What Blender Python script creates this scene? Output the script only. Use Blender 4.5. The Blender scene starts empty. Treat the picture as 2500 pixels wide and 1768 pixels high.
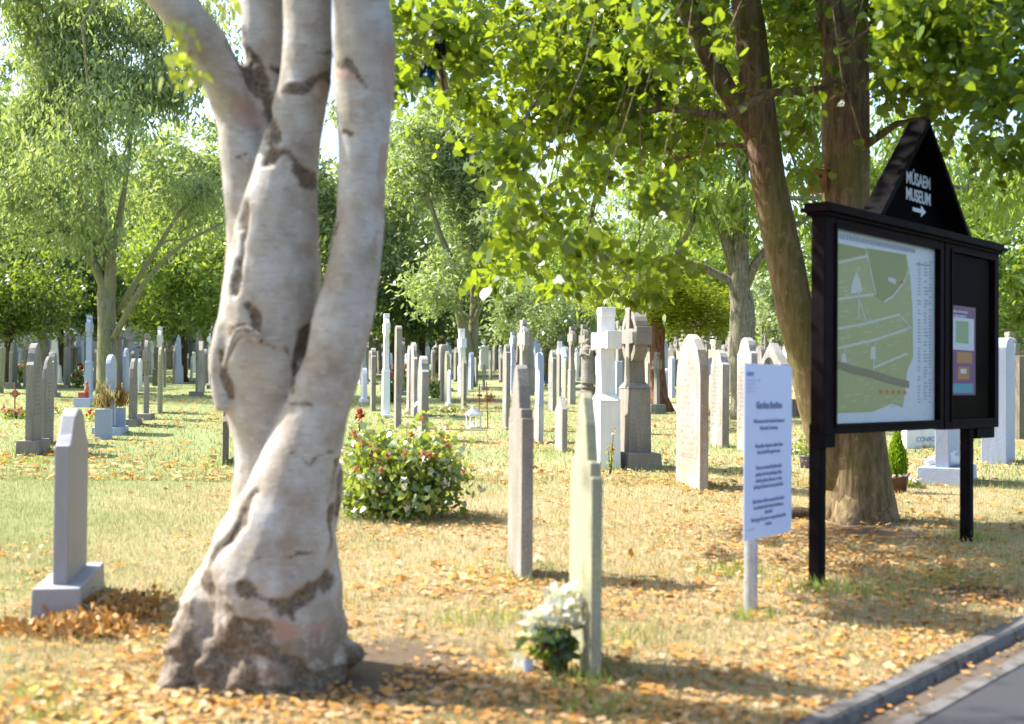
import bpy, bmesh, math, random
import numpy as np
from mathutils import Vector, Matrix, noise as mnoise

R = math.radians
rng = np.random.default_rng(7)
random.seed(7)
scene = bpy.context.scene
C = scene.collection
UP = Vector((0, 0, 1))

# ------------------------------------------------------------------ camera
W_, H_, F_ = 2500.0, 1768.0, 3125.0        # photograph size and focal length in its pixels (45 mm on 36 mm film)
EYE, SLOPE = 1.60, 0.0288                  # eye height; the lawn climbs gently away from the road
PITCH, ROLL = math.atan((940 - 884) / F_), R(0.5)
cd = bpy.data.cameras.new('camera'); cam = bpy.data.objects.new('camera', cd); C.objects.link(cam)
Fv = Vector((0, math.cos(PITCH), math.sin(PITCH))); Uv = Vector((0, -math.sin(PITCH), math.cos(PITCH))); Rv = Vector((1, 0, 0))
Ur = Uv * math.cos(ROLL) - Rv * math.sin(ROLL); Rr = Rv * math.cos(ROLL) + Uv * math.sin(ROLL)
CAM = Vector((0, 0, EYE))
cam.matrix_world = Matrix(((Rr.x, Ur.x, -Fv.x, 0), (Rr.y, Ur.y, -Fv.y, 0), (Rr.z, Ur.z, -Fv.z, EYE), (0, 0, 0, 1)))
cd.lens, cd.sensor_width, cd.clip_start, cd.clip_end = 45, 36, 0.1, 2000
cd.dof.use_dof, cd.dof.focus_distance, cd.dof.aperture_fstop = True, 21.0, 1.8
scene.camera = cam

# ------------------------------------------------------------------ world, sun, exposure
SUN_EL, SUN_AZ = R(47), math.atan2(-0.93, 0.37)     # azimuth measured from +y towards +x: from the left, a little beyond
sd = Vector((math.sin(SUN_AZ) * math.cos(SUN_EL), math.cos(SUN_AZ) * math.cos(SUN_EL), math.sin(SUN_EL)))
world = bpy.data.worlds.new('World'); scene.world = world; world.use_nodes = True
wn = world.node_tree; wn.nodes.clear()
sky = wn.nodes.new('ShaderNodeTexSky'); sky.sky_type = 'NISHITA'; sky.sun_disc = False
sky.sun_elevation = SUN_EL; sky.sun_rotation = SUN_AZ; sky.air_density = 1.0; sky.dust_density = 2.2; sky.ozone_density = 1.0
bg = wn.nodes.new('ShaderNodeBackground'); bg.inputs[1].default_value = 0.13
wo = wn.nodes.new('ShaderNodeOutputWorld'); wn.links.new(sky.outputs[0], bg.inputs[0]); wn.links.new(bg.outputs[0], wo.inputs[0])
sl = bpy.data.lights.new('sun', 'SUN'); sl.energy = 4.4; sl.angle = R(0.8); sl.color = (1.0, 0.95, 0.87)
so = bpy.data.objects.new('sun', sl); C.objects.link(so); so.location = (-20, 10, 30); so.rotation_euler = sd.to_track_quat('Z', 'Y').to_euler()
scene.view_settings.view_transform = 'Standard'; scene.view_settings.look = 'None'
scene.view_settings.gamma = 1; scene.view_settings.exposure = 1.75
scene.cycles.max_bounces = 7; scene.cycles.diffuse_bounces = 4; scene.cycles.glossy_bounces = 2
scene.cycles.transmission_bounces = 5; scene.cycles.transparent_max_bounces = 8; scene.cycles.caustics_reflective = False
scene.cycles.caustics_refractive = False

# ------------------------------------------------------------------ placing helpers
def ray(px, py):
    return Fv + Rr * ((px - W_ / 2) / F_) + Ur * ((H_ / 2 - py) / F_)
def G(px, py):                      # the point of the lawn seen there
    d = ray(px, py); t = -EYE / (d.z - SLOPE * d.y); p = CAM + d * t
    return Vector((p.x, p.y, SLOPE * p.y))
def P(px, py, Y):                   # the point at distance Y ahead
    d = ray(px, py); return CAM + d * (Y / d.y)
def gz(x, y): return SLOPE * y
def pxof(p):
    v = Vector(p) - CAM; z = v.dot(Fv)
    return W_ / 2 + F_ * v.dot(Rr) / z, H_ / 2 - F_ * v.dot(Ur) / z

# ------------------------------------------------------------------ object helpers
def link(o, parent=None):
    C.objects.link(o)
    if parent is not None: o.parent = parent
    return o
def tag(o, label=None, cat=None, group=None, kind=None):
    if label: o['label'] = label
    if cat: o['category'] = cat
    if group: o['group'] = group
    if kind: o['kind'] = kind
    return o
def thing(name, label, cat, loc=(0, 0, 0), rz=0.0, group=None):
    o = bpy.data.objects.new(name, None); o.empty_display_size = 0.1
    link(o); o.location = loc; o.rotation_euler = (0, 0, rz)
    return tag(o, label, cat, group)
def mesh_np(name, V, faces_flat, loop_tot, mat, parent=None, smooth=False):
    V = np.asarray(V, np.float32); ff = np.asarray(faces_flat, np.int32).ravel(); lt = np.asarray(loop_tot, np.int32)
    me = bpy.data.meshes.new(name)
    me.vertices.add(len(V)); me.vertices.foreach_set('co', V.ravel())
    me.loops.add(len(ff)); me.loops.foreach_set('vertex_index', ff)
    me.polygons.add(len(lt)); ls = np.zeros(len(lt), np.int32); ls[1:] = np.cumsum(lt)[:-1]
    me.polygons.foreach_set('loop_start', ls)
    if smooth: me.polygons.foreach_set('use_smooth', np.ones(len(lt), bool))
    me.update(calc_edges=True); me.materials.append(mat)
    return link(bpy.data.objects.new(name, me), parent)
class MB:                            # collects simple solids into one mesh
    def __init__(s): s.v = []; s.f = []
    def add(s, v, f):
        n = len(s.v); s.v += [tuple(p) for p in v]; s.f += [tuple(i + n for i in q) for q in f]
    def box(s, x0, x1, y0, y1, z0, z1, tx=0, ty=0):      # tx, ty: inset of the top
        s.add([(x0, y0, z0), (x1, y0, z0), (x1, y1, z0), (x0, y1, z0), (x0 + tx, y0 + ty, z1), (x1 - tx, y0 + ty, z1), (x1 - tx, y1 - ty, z1), (x0 + tx, y1 - ty, z1)],
              [(3, 2, 1, 0), (4, 5, 6, 7), (0, 1, 5, 4), (1, 2, 6, 5), (2, 3, 7, 6), (3, 0, 4, 7)])
    def prism(s, pts, y0, y1):                            # outline in x,z pulled along y
        n = len(pts); s.add([(x, y0, z) for x, z in pts] + [(x, y1, z) for x, z in pts],
            [tuple(range(n)), tuple(range(2 * n - 1, n - 1, -1))] + [(i, n + i, n + (i + 1) % n, (i + 1) % n) for i in range(n)])
    def tube(s, pts, rad, n=8, cap=True):
        pts = [Vector(p) for p in pts]
        if not hasattr(rad, '__len__'): rad = [rad] * len(pts)
        b = len(s.v); ref = None
        for i, p in enumerate(pts):
            t = (pts[min(i + 1, len(pts) - 1)] - pts[max(i - 1, 0)]).normalized()
            if ref is None: ref = t.orthogonal().normalized()
            ref = (ref - t * ref.dot(t)); ref = ref.normalized() if ref.length > 1e-6 else t.orthogonal().normalized()
            q = t.cross(ref)
            for k in range(n):
                a = 2 * math.pi * k / n; s.v.append(tuple(p + (ref * math.cos(a) + q * math.sin(a)) * rad[i]))
        for i in range(len(pts) - 1):
            for k in range(n):
                s.f.append((b + i * n + k, b + i * n + (k + 1) % n, b + (i + 1) * n + (k + 1) % n, b + (i + 1) * n + k))
        if cap:
            s.f.append(tuple(b + k for k in range(n - 1, -1, -1))); s.f.append(tuple(b + (len(pts) - 1) * n + k for k in range(n)))
    def lathe(s, prof, c=(0, 0, 0), n=16, sx=1, sy=1):   # (radius, z) pairs
        b = len(s.v)
        for r, z in prof:
            for k in range(n):
                a = 2 * math.pi * k / n; s.v.append((c[0] + r * sx * math.cos(a), c[1] + r * sy * math.sin(a), c[2] + z))
        for i in range(len(prof) - 1):
            for k in range(n): s.f.append((b + i * n + k, b + i * n + (k + 1) % n, b + (i + 1) * n + (k + 1) % n, b + (i + 1) * n + k))
        s.f.append(tuple(b + k for k in range(n - 1, -1, -1))); s.f.append(tuple(b + (len(prof) - 1) * n + k for k in range(n)))
    def build(s, name, mat, parent=None, bevel=0, smooth=False):
        me = bpy.data.meshes.new(name); me.from_pydata(s.v, [], s.f); me.update(); me.materials.append(mat)
        if smooth: me.polygons.foreach_set('use_smooth', np.ones(len(me.polygons), bool))
        o = link(bpy.data.objects.new(name, me), parent)
        if bevel:
            m = o.modifiers.new('bevel', 'BEVEL'); m.width = bevel; m.segments = 2; m.limit_method = 'ANGLE'; m.angle_limit = R(35)
        return o

# ------------------------------------------------------------------ materials
class NT:
    def __init__(s, name):
        s.m = bpy.data.materials.new(name); s.m.use_nodes = True; s.t = s.m.node_tree; s.t.nodes.clear()
        s.out = s.n('OutputMaterial')
    def n(s, ty, **kw):
        o = s.t.nodes.new('ShaderNode' + ty)
        for k, v in kw.items(): setattr(o, k, v)
        return o
    def set(s, sock, v):
        if isinstance(v, bpy.types.NodeSocket): s.t.links.new(v, sock)
        elif v is not None: sock.default_value = v
    def noise(s, vec, scale, detail=4, rough=0.55, dist=0.0):
        o = s.n('TexNoise'); s.set(o.inputs['Vector'], vec); s.set(o.inputs['Scale'], scale)
        o.inputs['Detail'].default_value = detail; o.inputs['Roughness'].default_value = rough; o.inputs['Distortion'].default_value = dist
        return o.outputs[0]
    def ramp(s, fac, stops, interp='LINEAR'):
        o = s.n('ValToRGB'); s.set(o.inputs[0], fac); e = o.color_ramp.elements; o.color_ramp.interpolation = interp
        while len(e) < len(stops): e.new(0.5)
        for k, (p, c) in enumerate(stops):
            e[k].position = p; e[k].color = (*c, 1) if hasattr(c, '__len__') else (c, c, c, 1)
        return o.outputs[0]
    def mix(s, f, a, b, blend='MIX'):
        o = s.n('Mix', data_type='RGBA', blend_type=blend); s.set(o.inputs[0], f)
        for k, v in ((6, a), (7, b)):
            s.set(o.inputs[k], (*v, 1) if isinstance(v, tuple) and len(v) == 3 else v)
        return o.outputs[2]
    def math(s, op, a, b=None, clamp=False):
        o = s.n('Math', operation=op, use_clamp=clamp); s.set(o.inputs[0], a); s.set(o.inputs[1], b); return o.outputs[0]
    def map(s, vec, sc=(1, 1, 1), loc=(0, 0, 0)):
        o = s.n('Mapping'); s.set(o.inputs[0], vec); o.inputs['Scale'].default_value = sc; o.inputs['Location'].default_value = loc; return o.outputs[0]
    def sep(s, vec):
        o = s.n('SeparateXYZ'); s.set(o.inputs[0], vec); return o.outputs
    def bump(s, h, strength=0.3, dist=0.01):
        o = s.n('Bump'); o.inputs['Strength'].default_value = strength; o.inputs['Distance'].default_value = dist; s.set(o.inputs['Height'], h); return o.outputs[0]
    def principled(s, col, rough=0.8, normal=None, metal=0.0, spec=0.3):
        o = s.n('BsdfPrincipled'); s.set(o.inputs['Base Color'], (*col, 1) if isinstance(col, tuple) else col)
        s.set(o.inputs['Roughness'], rough); o.inputs['Metallic'].default_value = metal; o.inputs['Specular IOR Level'].default_value = spec
        if normal is not None: s.set(o.inputs['Normal'], normal)
        s.set(s.out.inputs[0], o.outputs[0]); return o
    @property
    def pos(s): return s.n('NewGeometry').outputs['Position']
    @property
    def obj(s): return s.n('TexCoord').outputs['Object']

def plain(name, col, rough=0.6, metal=0.0, var=0.15, scale=12, bump=0.1, spec=0.3):
    t = NT(name); nz = t.noise(t.obj, scale, 5)
    c = t.mix(t.ramp(nz, [(0.3, 0.0), (0.7, 1.0)]), tuple(x * (1 - var) for x in col), tuple(min(1, x * (1 + var)) for x in col))
    t.principled(c, rough, t.bump(t.noise(t.obj, scale * 6, 3), bump, 0.005), metal, spec); return t.m

STONES = {}
def stone(name, base, dark, tint=None, tint_amt=0.5, speck=0.5, rough=0.85, top_dark=0.5, carved=False):
    if not carved: STONES[name] = (base, dark, tint, tint_amt, speck, rough, top_dark)
    t = NT(name + (' carved' if carved else '')); p = t.pos
    big = t.noise(t.map(p, (1, 1, 0.5)), 2.2, 5); streak = t.noise(t.map(p, (9, 9, 1.1)), 1.6, 5, 0.6); fine = t.noise(p, 70, 4, 0.7)
    c = t.mix(t.ramp(streak, [(0.38, 0.0), (0.68, 1.0)]), base, tuple(a * 0.55 + b * 0.45 for a, b in zip(base, dark)))
    c = t.mix(t.math('MULTIPLY', t.ramp(big, [(0.42, 0.0), (0.62, 1.0)]), top_dark), c, dark)
    if tint: c = t.mix(t.math('MULTIPLY', t.ramp(t.noise(t.map(p, (1.3, 1.3, 0.8), (4, 1, 7)), 2.7, 6, 0.65), [(0.45, 0.0), (0.6, 1.0)]), tint_amt), c, tint)
    li = t.ramp(t.noise(p, 16, 6, 0.75), [(0.63, 0.0), (0.68, 1.0)])
    c = t.mix(t.math('MULTIPLY', li, 0.65), c, tuple(min(0.8, a * 1.5 + 0.05) for a in base))
    c = t.mix(t.math('MULTIPLY', t.ramp(fine, [(0.35, 1.0), (0.55, 0.0)]), speck), c, tuple(a * 0.7 for a in dark))
    if carved:       # rows of cut lettering, too worn to read
        o3 = t.sep(t.obj); row = t.math('FRACT', t.math('MULTIPLY', o3[2], 15.0)); ch = t.noise(t.map(t.obj, (60, 0, 15)), 1.0, 2, 0.4)
        inrow = t.math('MULTIPLY', t.math('GREATER_THAN', row, 0.4), t.math('GREATER_THAN', ch, 0.5)); rowlen = t.noise(t.map(t.obj, (0, 0, 6)), 1.0, 0)
        inrow = t.math('MULTIPLY', inrow, t.math('LESS_THAN', t.math('ABSOLUTE', o3[0]), t.math('MULTIPLY', rowlen, 0.48)))
        c = t.mix(t.math('MULTIPLY', inrow, 0.5), c, tuple(a * 0.55 for a in dark))
    h = t.math('ADD', t.math('MULTIPLY', fine, 0.4), t.noise(p, 14, 5, 0.7))
    t.principled(c, rough, t.bump(h, 0.5, 0.012), 0, 0.25); return t.m

M = {}
M['brown'] = stone('weathered brown limestone', (0.31, 0.29, 0.26), (0.14, 0.125, 0.105), (0.20, 0.165, 0.11), 0.5)
M['grey'] = stone('weathered grey limestone', (0.29, 0.275, 0.25), (0.12, 0.11, 0.095), (0.27, 0.26, 0.17), 0.3)
M['pale'] = stone('pale limestone', (0.37, 0.365, 0.345), (0.17, 0.155, 0.135), (0.25, 0.20, 0.14), 0.45, top_dark=0.7)
M['white'] = stone('white marble', (0.74, 0.75, 0.77), (0.56, 0.57, 0.58), None, speck=0.15, top_dark=0.3)
M['blue'] = stone('pale granite in shade blue', (0.36, 0.41, 0.54), (0.29, 0.33, 0.43), None, speck=0.3, top_dark=0.3, rough=0.6)  # pale stone; the blue cast of open shade is put into its colour
M['green'] = stone('algae covered limestone', (0.36, 0.35, 0.25), (0.20, 0.19, 0.13), (0.38, 0.37, 0.19), 0.6)
M['mix'] = stone('orange stained limestone', (0.42, 0.385, 0.35), (0.20, 0.165, 0.14), (0.36, 0.21, 0.13), 0.65, top_dark=0.35)
M['dark'] = stone('dark sandstone', (0.20, 0.17, 0.135), (0.09, 0.075, 0.06), (0.2, 0.15, 0.07), 0.4)
M['granite'] = stone('polished grey granite', (0.27, 0.27, 0.29), (0.21, 0.21, 0.22), None, speck=0.25, top_dark=0.2, rough=0.55)
M['twotone'] = None
M['black'] = plain('black painted wood', (0.0035, 0.0025, 0.0036), 0.7, var=0.6, scale=8, spec=0.05)
M['frame'] = plain('dark brown painted wood', (0.006, 0.003, 0.004), 0.7, var=0.6, scale=8, spec=0.06)
M['panel'] = plain('dark recessed panel', (0.0015, 0.0017, 0.0026), 0.8, var=0.3, spec=0.02)
M['letter'] = plain('white lettering', (0.6, 0.66, 0.72), 0.5, var=0.05)
M['plate'] = plain('white enamel plate', (0.50, 0.58, 0.80), 0.35, var=0.02, bump=0.02)
M['ink'] = plain('grey blue print', (0.16, 0.2, 0.33), 0.6, var=0.05)
M['galv'] = plain('galvanised steel', (0.42, 0.44, 0.48), 0.4, metal=0.6, var=0.2, scale=30)
M['rust'] = plain('rusty iron', (0.20, 0.065, 0.028), 0.85, var=0.4, scale=30)
M['box'] = plain('orange cedar box', (0.33, 0.12, 0.045), 0.8, var=0.3)
M['terra'] = plain('brown plastic pot', (0.075, 0.035, 0.022), 0.5, var=0.2)
M['hole_shade'] = plain('dark soil', (0.05, 0.035, 0.025), 0.95, var=0.4)  # colour standing for the shade inside the bird box hole
M['purple'] = plain('purple pot', (0.17, 0.12, 0.24), 0.5, var=0.1)
M['lantern'] = plain('pale painted metal', (0.62, 0.64, 0.68), 0.4, var=0.05)
M['candle'] = plain('candle wax', (0.75, 0.72, 0.62), 0.5, var=0.05)
M['slate'] = plain('grey slate roof', (0.28, 0.28, 0.31), 0.7, var=0.2, scale=3)
M['lodge'] = stone('grey lodge stonework', (0.40, 0.41, 0.45), (0.26, 0.27, 0.30), None, speck=0.3)
M['wallst'] = stone('grey blue rubble wall', (0.36, 0.38, 0.44), (0.23, 0.25, 0.30), None, speck=0.4)
M['window'] = plain('dark window glass', (0.05, 0.06, 0.08), 0.15, var=0.2)
M['wframe'] = plain('white window frame', (0.7, 0.72, 0.74), 0.5, var=0.05)
M['bag_dark'] = plain('dark blue plastic', (0.012, 0.02, 0.045), 0.35, var=0.3)
M['bag_blue'] = plain('blue plastic', (0.03, 0.13, 0.26), 0.3, var=0.2)
M['bag_white'] = plain('white plastic', (0.55, 0.6, 0.68), 0.3, var=0.1)
M['bag_tan'] = plain('faded tan plastic', (0.32, 0.22, 0.17), 0.4, var=0.2)
for nm, col in (('map_paper', (0.50, 0.55, 0.58)), ('map_green', (0.30, 0.32, 0.13)), ('map_dark', (0.21, 0.24, 0.075)), ('map_path', (0.46, 0.49, 0.42)),
                ('map_plots', (0.40, 0.41, 0.24)), ('map_rail', (0.18, 0.15, 0.09)), ('map_text', (0.25, 0.30, 0.34)), ('map_red', (0.4, 0.06, 0.03)), ('po_purple', (0.12, 0.03, 0.14)),
                ('po_cyan', (0.04, 0.25, 0.33)), ('po_orange', (0.34, 0.16, 0.04)), ('po_green', (0.22, 0.32, 0.16)), ('po_white', (0.5, 0.56, 0.6))):
    M[nm] = plain(nm.replace('_', ' '), col, 0.5, var=0.06, scale=25, bump=0.0)

def two_tone():
    t = NT('blue slate over whitewashed stone'); z = t.sep(t.obj)[2]
    f = t.math('GREATER_THAN', t.math('ADD', z, t.math('MULTIPLY', t.noise(t.obj, 9, 3), 0.05)), 0.62)
    c = t.mix(t.noise(t.obj, 6, 5), (0.56, 0.54, 0.5), (0.48, 0.45, 0.4)); c2 = t.mix(t.noise(t.obj, 8, 5), (0.34, 0.41, 0.54), (0.28, 0.35, 0.47))
    t.principled(t.mix(f, c, c2), 0.7, t.bump(t.noise(t.obj, 40, 5), 0.3, 0.01)); return t.m
M['twotone'] = two_tone()
def glass():
    t = NT('cabinet glass'); a = t.n('BsdfTransparent'); g = t.n('BsdfGlossy'); g.inputs['Roughness'].default_value = 0.03
    fr = t.n('LayerWeight'); fr.inputs[0].default_value = 0.12; mx = t.n('MixShader')
    t.set(mx.inputs[0], t.math('MULTIPLY', t.math('MULTIPLY', fr.outputs[0], 0.09), t.math('SUBTRACT', 1.0, t.n('NewGeometry').outputs['Backfacing']))); t.set(mx.inputs[1], a.outputs[0]); t.set(mx.inputs[2], g.outputs[0]); t.set(t.out.inputs[0], mx.outputs[0]); return t.m
M['glass'] = glass()

def leafmat(name, cols, transl=0.5, gloss=0.10, tcol=1.5):
    t = NT(name); rnd = t.n('NewGeometry').outputs['Random Per Island']
    stops = [(i / max(1, len(cols) - 1), c) for i, c in enumerate(cols)]
    c = t.ramp(rnd, stops)
    c = t.mix(t.math('MULTIPLY', t.ramp(t.noise(t.pos, 0.9, 3), [(0.35, 0.0), (0.65, 1.0)]), 0.5), c, cols[0])
    d = t.n('BsdfDiffuse'); tr = t.n('BsdfTranslucent'); t.set(d.inputs[0], c)
    t.set(tr.inputs[0], t.mix(1.0, c, (min(1, tcol * 1.0), min(1, tcol * 1.0), 0.45), 'MULTIPLY') if tcol <= 1 else t.mix(0.6, c, (0.42, 0.52, 0.02)))
    a = t.n('MixShader'); a.inputs[0].default_value = transl; t.set(a.inputs[1], d.outputs[0]); t.set(a.inputs[2], tr.outputs[0])
    g = t.n('BsdfGlossy'); g.inputs['Roughness'].default_value = 0.38; g.inputs[0].default_value = (1, 1, 1, 1)
    b = t.n('MixShader'); b.inputs[0].default_value = gloss; t.set(b.inputs[1], a.outputs[0]); t.set(b.inputs[2], g.outputs[0])
    t.set(t.out.inputs[0], b.outputs[0]); return t.m
L = {}
L['lime'] = leafmat('lime leaves', [(0.016, 0.05, 0.006), (0.05, 0.125, 0.010), (0.15, 0.25, 0.018)], 0.5, 0.025)
L['chestnut'] = leafmat('sweet chestnut leaves', [(0.13, 0.24, 0.03), (0.21, 0.34, 0.045), (0.34, 0.45, 0.08)], 0.5, 0.06)
L['ash'] = leafmat('ash leaves', [(0.16, 0.235, 0.13), (0.26, 0.34, 0.18), (0.37, 0.44, 0.25)], 0.5, 0.03)
L['fresh'] = leafmat('fresh green leaves', [(0.10, 0.19, 0.03), (0.18, 0.29, 0.05), (0.28, 0.38, 0.07)], 0.45, 0.04)
L['darkgreen'] = leafmat('dark green leaves', [(0.035, 0.08, 0.025), (0.06, 0.12, 0.03), (0.09, 0.17, 0.035)], 0.4, 0.04)
L['silver'] = leafmat('silvery willow leaves', [(0.18, 0.26, 0.13), (0.28, 0.37, 0.19), (0.40, 0.46, 0.26)], 0.4, 0.05)
L['cypress'] = leafmat('golden cypress sprays', [(0.10, 0.16, 0.012), (0.30, 0.35, 0.02), (0.5, 0.5, 0.05)], 0.3, 0.03)
L['rose'] = leafmat('rose leaves', [(0.06, 0.14, 0.02), (0.18, 0.29, 0.025), (0.33, 0.43, 0.04), (0.38, 0.33, 0.10), (0.10, 0.18, 0.05)], 0.45, 0.12)
L['reed'] = leafmat('yellow green leaves', [(0.30, 0.34, 0.05), (0.42, 0.44, 0.09)], 0.5, 0.04)
L['conifer'] = leafmat('bright conifer needles', [(0.14, 0.30, 0.01), (0.22, 0.40, 0.015)], 0.4, 0.02)
L['dry'] = leafmat('dried stems', [(0.30, 0.22, 0.11), (0.42, 0.32, 0.16), (0.22, 0.2, 0.07)], 0.3, 0.02, 0.9)
L['dryorange'] = leafmat('dried orange stems', [(0.42, 0.22, 0.06), (0.5, 0.3, 0.1)], 0.3, 0.02, 0.9)
L['litter'] = leafmat('fallen leaves', [(0.30, 0.15, 0.06), (0.50, 0.22, 0.045), (0.60, 0.32, 0.08), (0.54, 0.37, 0.18), (0.54, 0.42, 0.28), (0.42, 0.26, 0.12), (0.50, 0.27, 0.08)], 0.22, 0.004, 0.9)
def petal(name, col): L[name] = leafmat(name + ' petals', [tuple(c * 0.8 for c in col), col], 0.35, 0.03, 0.9)
petal('white', (0.85, 0.84, 0.80)); petal('pink', (0.62, 0.12, 0.22)); petal('red', (0.55, 0.04, 0.03)); petal('orange', (0.62, 0.30, 0.18)); petal('yellow', (0.62, 0.45, 0.05)); petal('bluep', (0.03, 0.1, 0.5)); petal('violet', (0.25, 0.2, 0.5))

def bark(name, base, dark, green=None, furrow=1.0, lichen=0.3):
    t = NT(name); p = t.pos
    fur = t.noise(t.map(p, (14, 14, 2.2)), 1.6, 6, 0.65, 0.4); big = t.noise(p, 1.6, 4)
    c = t.mix(t.ramp(fur, [(0.38, 0.0), (0.62, 1.0)]), dark, base)
    if green: c = t.mix(t.math('MULTIPLY', t.ramp(big, [(0.4, 0.0), (0.62, 1.0)]), 0.6), c, green)
    c = t.mix(t.math('MULTIPLY', t.ramp(t.noise(p, 11, 6, 0.75), [(0.56, 0.0), (0.64, 1.0)]), lichen), c, tuple(min(0.6, x * 1.6 + 0.06) for x in base))
    t.principled(c, 0.9, t.bump(fur, 0.9 * furrow, 0.03), 0, 0.15); return t.m
M['bark_lime'] = bark('lime bark', (0.25, 0.165, 0.11), (0.085, 0.05, 0.032), (0.16, 0.15, 0.04))
M['bark_ash'] = bark('ash bark', (0.25, 0.24, 0.16), (0.13, 0.115, 0.07), (0.2, 0.2, 0.08), 0.5)
M['bark_grey'] = bark('lichened grey bark', (0.24, 0.22, 0.17), (0.09, 0.075, 0.05), (0.2, 0.2, 0.13), 0.8, 0.5)
M['bark_dark'] = bark('dark brown bark', (0.10, 0.07, 0.045), (0.04, 0.028, 0.018), None, 0.8, 0.15)
M['bark_red'] = bark('reddish cypress bark', (0.25, 0.12, 0.07), (0.09, 0.04, 0.025), None, 1.0, 0.2)
M['stem'] = bark('brown stems', (0.16, 0.10, 0.05), (0.07, 0.04, 0.02), None, 0.3, 0.1)

# ------------------------------------------------------------------ ground
def lawn_color(t):
    p = t.pos; x, y, z = t.sep(p)
    n1 = t.noise(p, 0.33, 5, 0.6); n2 = t.noise(p, 2.6, 5, 0.7); n3 = t.noise(p, 22, 4, 0.7)
    # greener beyond and on the left, dried out in the middle: how the lawn itself is watered and worn
    far = t.math('MULTIPLY', t.math('SUBTRACT', y, 8.5), 0.085, True)
    left = t.math('MULTIPLY', t.math('SUBTRACT', -0.6, x), 0.22, True)
    g = t.math('ADD', t.math('ADD', t.math('MULTIPLY', far, 0.5), t.math('MULTIPLY', left, 0.5)), t.math('MULTIPLY', t.math('SUBTRACT', n1, 0.5), 1.3))
    g = t.math('ADD', g, t.math('MULTIPLY', t.math('SUBTRACT', n2, 0.5), 0.9))
    green = t.mix(n3, (0.20, 0.25, 0.085), (0.36, 0.39, 0.18)); dry = t.mix(n3, (0.42, 0.305, 0.165), (0.62, 0.50, 0.31))
    c = t.mix(t.ramp(g, [(0.10, 0.0), (0.62, 1.0)]), dry, green)
    return c, n2, n3, p
t = NT('dry lawn'); c, n2, n3, p = lawn_color(t)
BARE = [(*G(880, 1640).xy, 0.95), (*G(2140, 1300).xy, 0.8), (*G(1172, 979).xy, 1.6), (*G(2380, 1450).xy, 0.45)]
for bx, by, br in BARE:
    vd = t.n('VectorMath', operation='DISTANCE'); t.set(vd.inputs[0], t.map(p, (1, 1, 0))); vd.inputs[1].default_value = (bx, by, 0)
    dd = t.math('ADD', t.math('DIVIDE', vd.outputs['Value'], br), t.math('MULTIPLY', t.math('SUBTRACT', n2, 0.5), 1.6))
    c = t.mix(t.math('MULTIPLY', t.ramp(dd, [(0.6, 1.0), (1.0, 0.0)]), 0.92), c, t.mix(n3, (0.12, 0.085, 0.06), (0.24, 0.18, 0.13)))
t.principled(c, 0.95, t.bump(t.math('ADD', n3, t.noise(p, 90, 4, 0.8)), 0.9, 0.04), 0, 0.1); M['lawn'] = t.m
t = NT('grass blades'); c, n2, n3, p = lawn_color(t)
rnd = t.n('NewGeometry').outputs['Random Per Island']
c = t.mix(0.6, c, t.ramp(rnd, [(0.0, (0.50, 0.38, 0.19)), (0.4, (0.60, 0.50, 0.29)), (0.7, (0.2, 0.28, 0.05)), (1.0, (0.12, 0.22, 0.03))]))
d_ = t.n('BsdfDiffuse'); tr_ = t.n('BsdfTranslucent'); t.set(d_.inputs[0], c); t.set(tr_.inputs[0], c); mx = t.n('MixShader'); mx.inputs[0].default_value = 0.35
t.set(mx.inputs[1], d_.outputs[0]); t.set(mx.inputs[2], tr_.outputs[0]); t.set(t.out.inputs[0], mx.outputs[0]); M['blades'] = t.m

K1, K2 = G(1947, 1768), G(2500, 1506); kd = Vector((K2.x - K1.x, K2.y - K1.y, 0)).normalized(); kn = Vector((kd.y, -kd.x, 0))   # kn: towards the road
def kerb_s(x, y): return (x - K1.x) * kn.x + (y - K1.y) * kn.y
def axis(lo, hi, dense_lo, dense_hi, step, grow=1.16):
    a = list(np.arange(dense_lo, dense_hi, step)); s = step; v = dense_hi
    while v < hi: a.append(v); s *= grow; v += s
    a.append(hi); s = step; v = dense_lo - step; b = []
    while v > lo: b.append(v); s *= grow; v -= s
    b.append(lo); return np.array(b[::-1] + a)
gx = axis(-160, 160, -3.2, 5.2, 0.06); gy = axis(-12, 420, 4.0, 11.5, 0.06)
X, Y = np.meshgrid(gx, gy); Z = SLOPE * Y
lump = np.sin(X * 2.1 + Y * 1.3) * np.cos(Y * 1.7 - X * 0.6) * 0.008 + np.sin(X * 7.3 + 2) * np.sin(Y * 6.1) * 0.004
ks = (X - K1.x) * kn.x + (Y - K1.y) * kn.y
Z = Z + lump * (Y < 40) - 0.30 * np.clip((ks - 0.05) / 0.05, 0, 1)
nx, ny = len(gx), len(gy); V = np.stack([X, Y, Z], -1).reshape(-1, 3)
i = np.arange(nx * ny).reshape(ny, nx); q = np.stack([i[:-1, :-1], i[:-1, 1:], i[1:, 1:], i[1:, :-1]], -1).reshape(-1, 4)
o = mesh_np('ground', V, q, np.full(len(q), 4), M['lawn'], smooth=True); tag(o, kind='structure')
t = NT('asphalt'); p = t.pos; n = t.noise(p, 120, 4, 0.8); t.principled(t.mix(n, (0.022, 0.022, 0.026), (0.06, 0.06, 0.066)), 0.85, t.bump(n, 0.6, 0.006)); M['asphalt'] = t.m
t = NT('kerb concrete'); p = t.pos; n = t.noise(p, 50, 5, 0.75); n2 = t.noise(p, 3, 4)
st_ = t.ramp(t.noise(p, 7, 6, 0.75), [(0.46, 0.0), (0.6, 1.0)])
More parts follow.
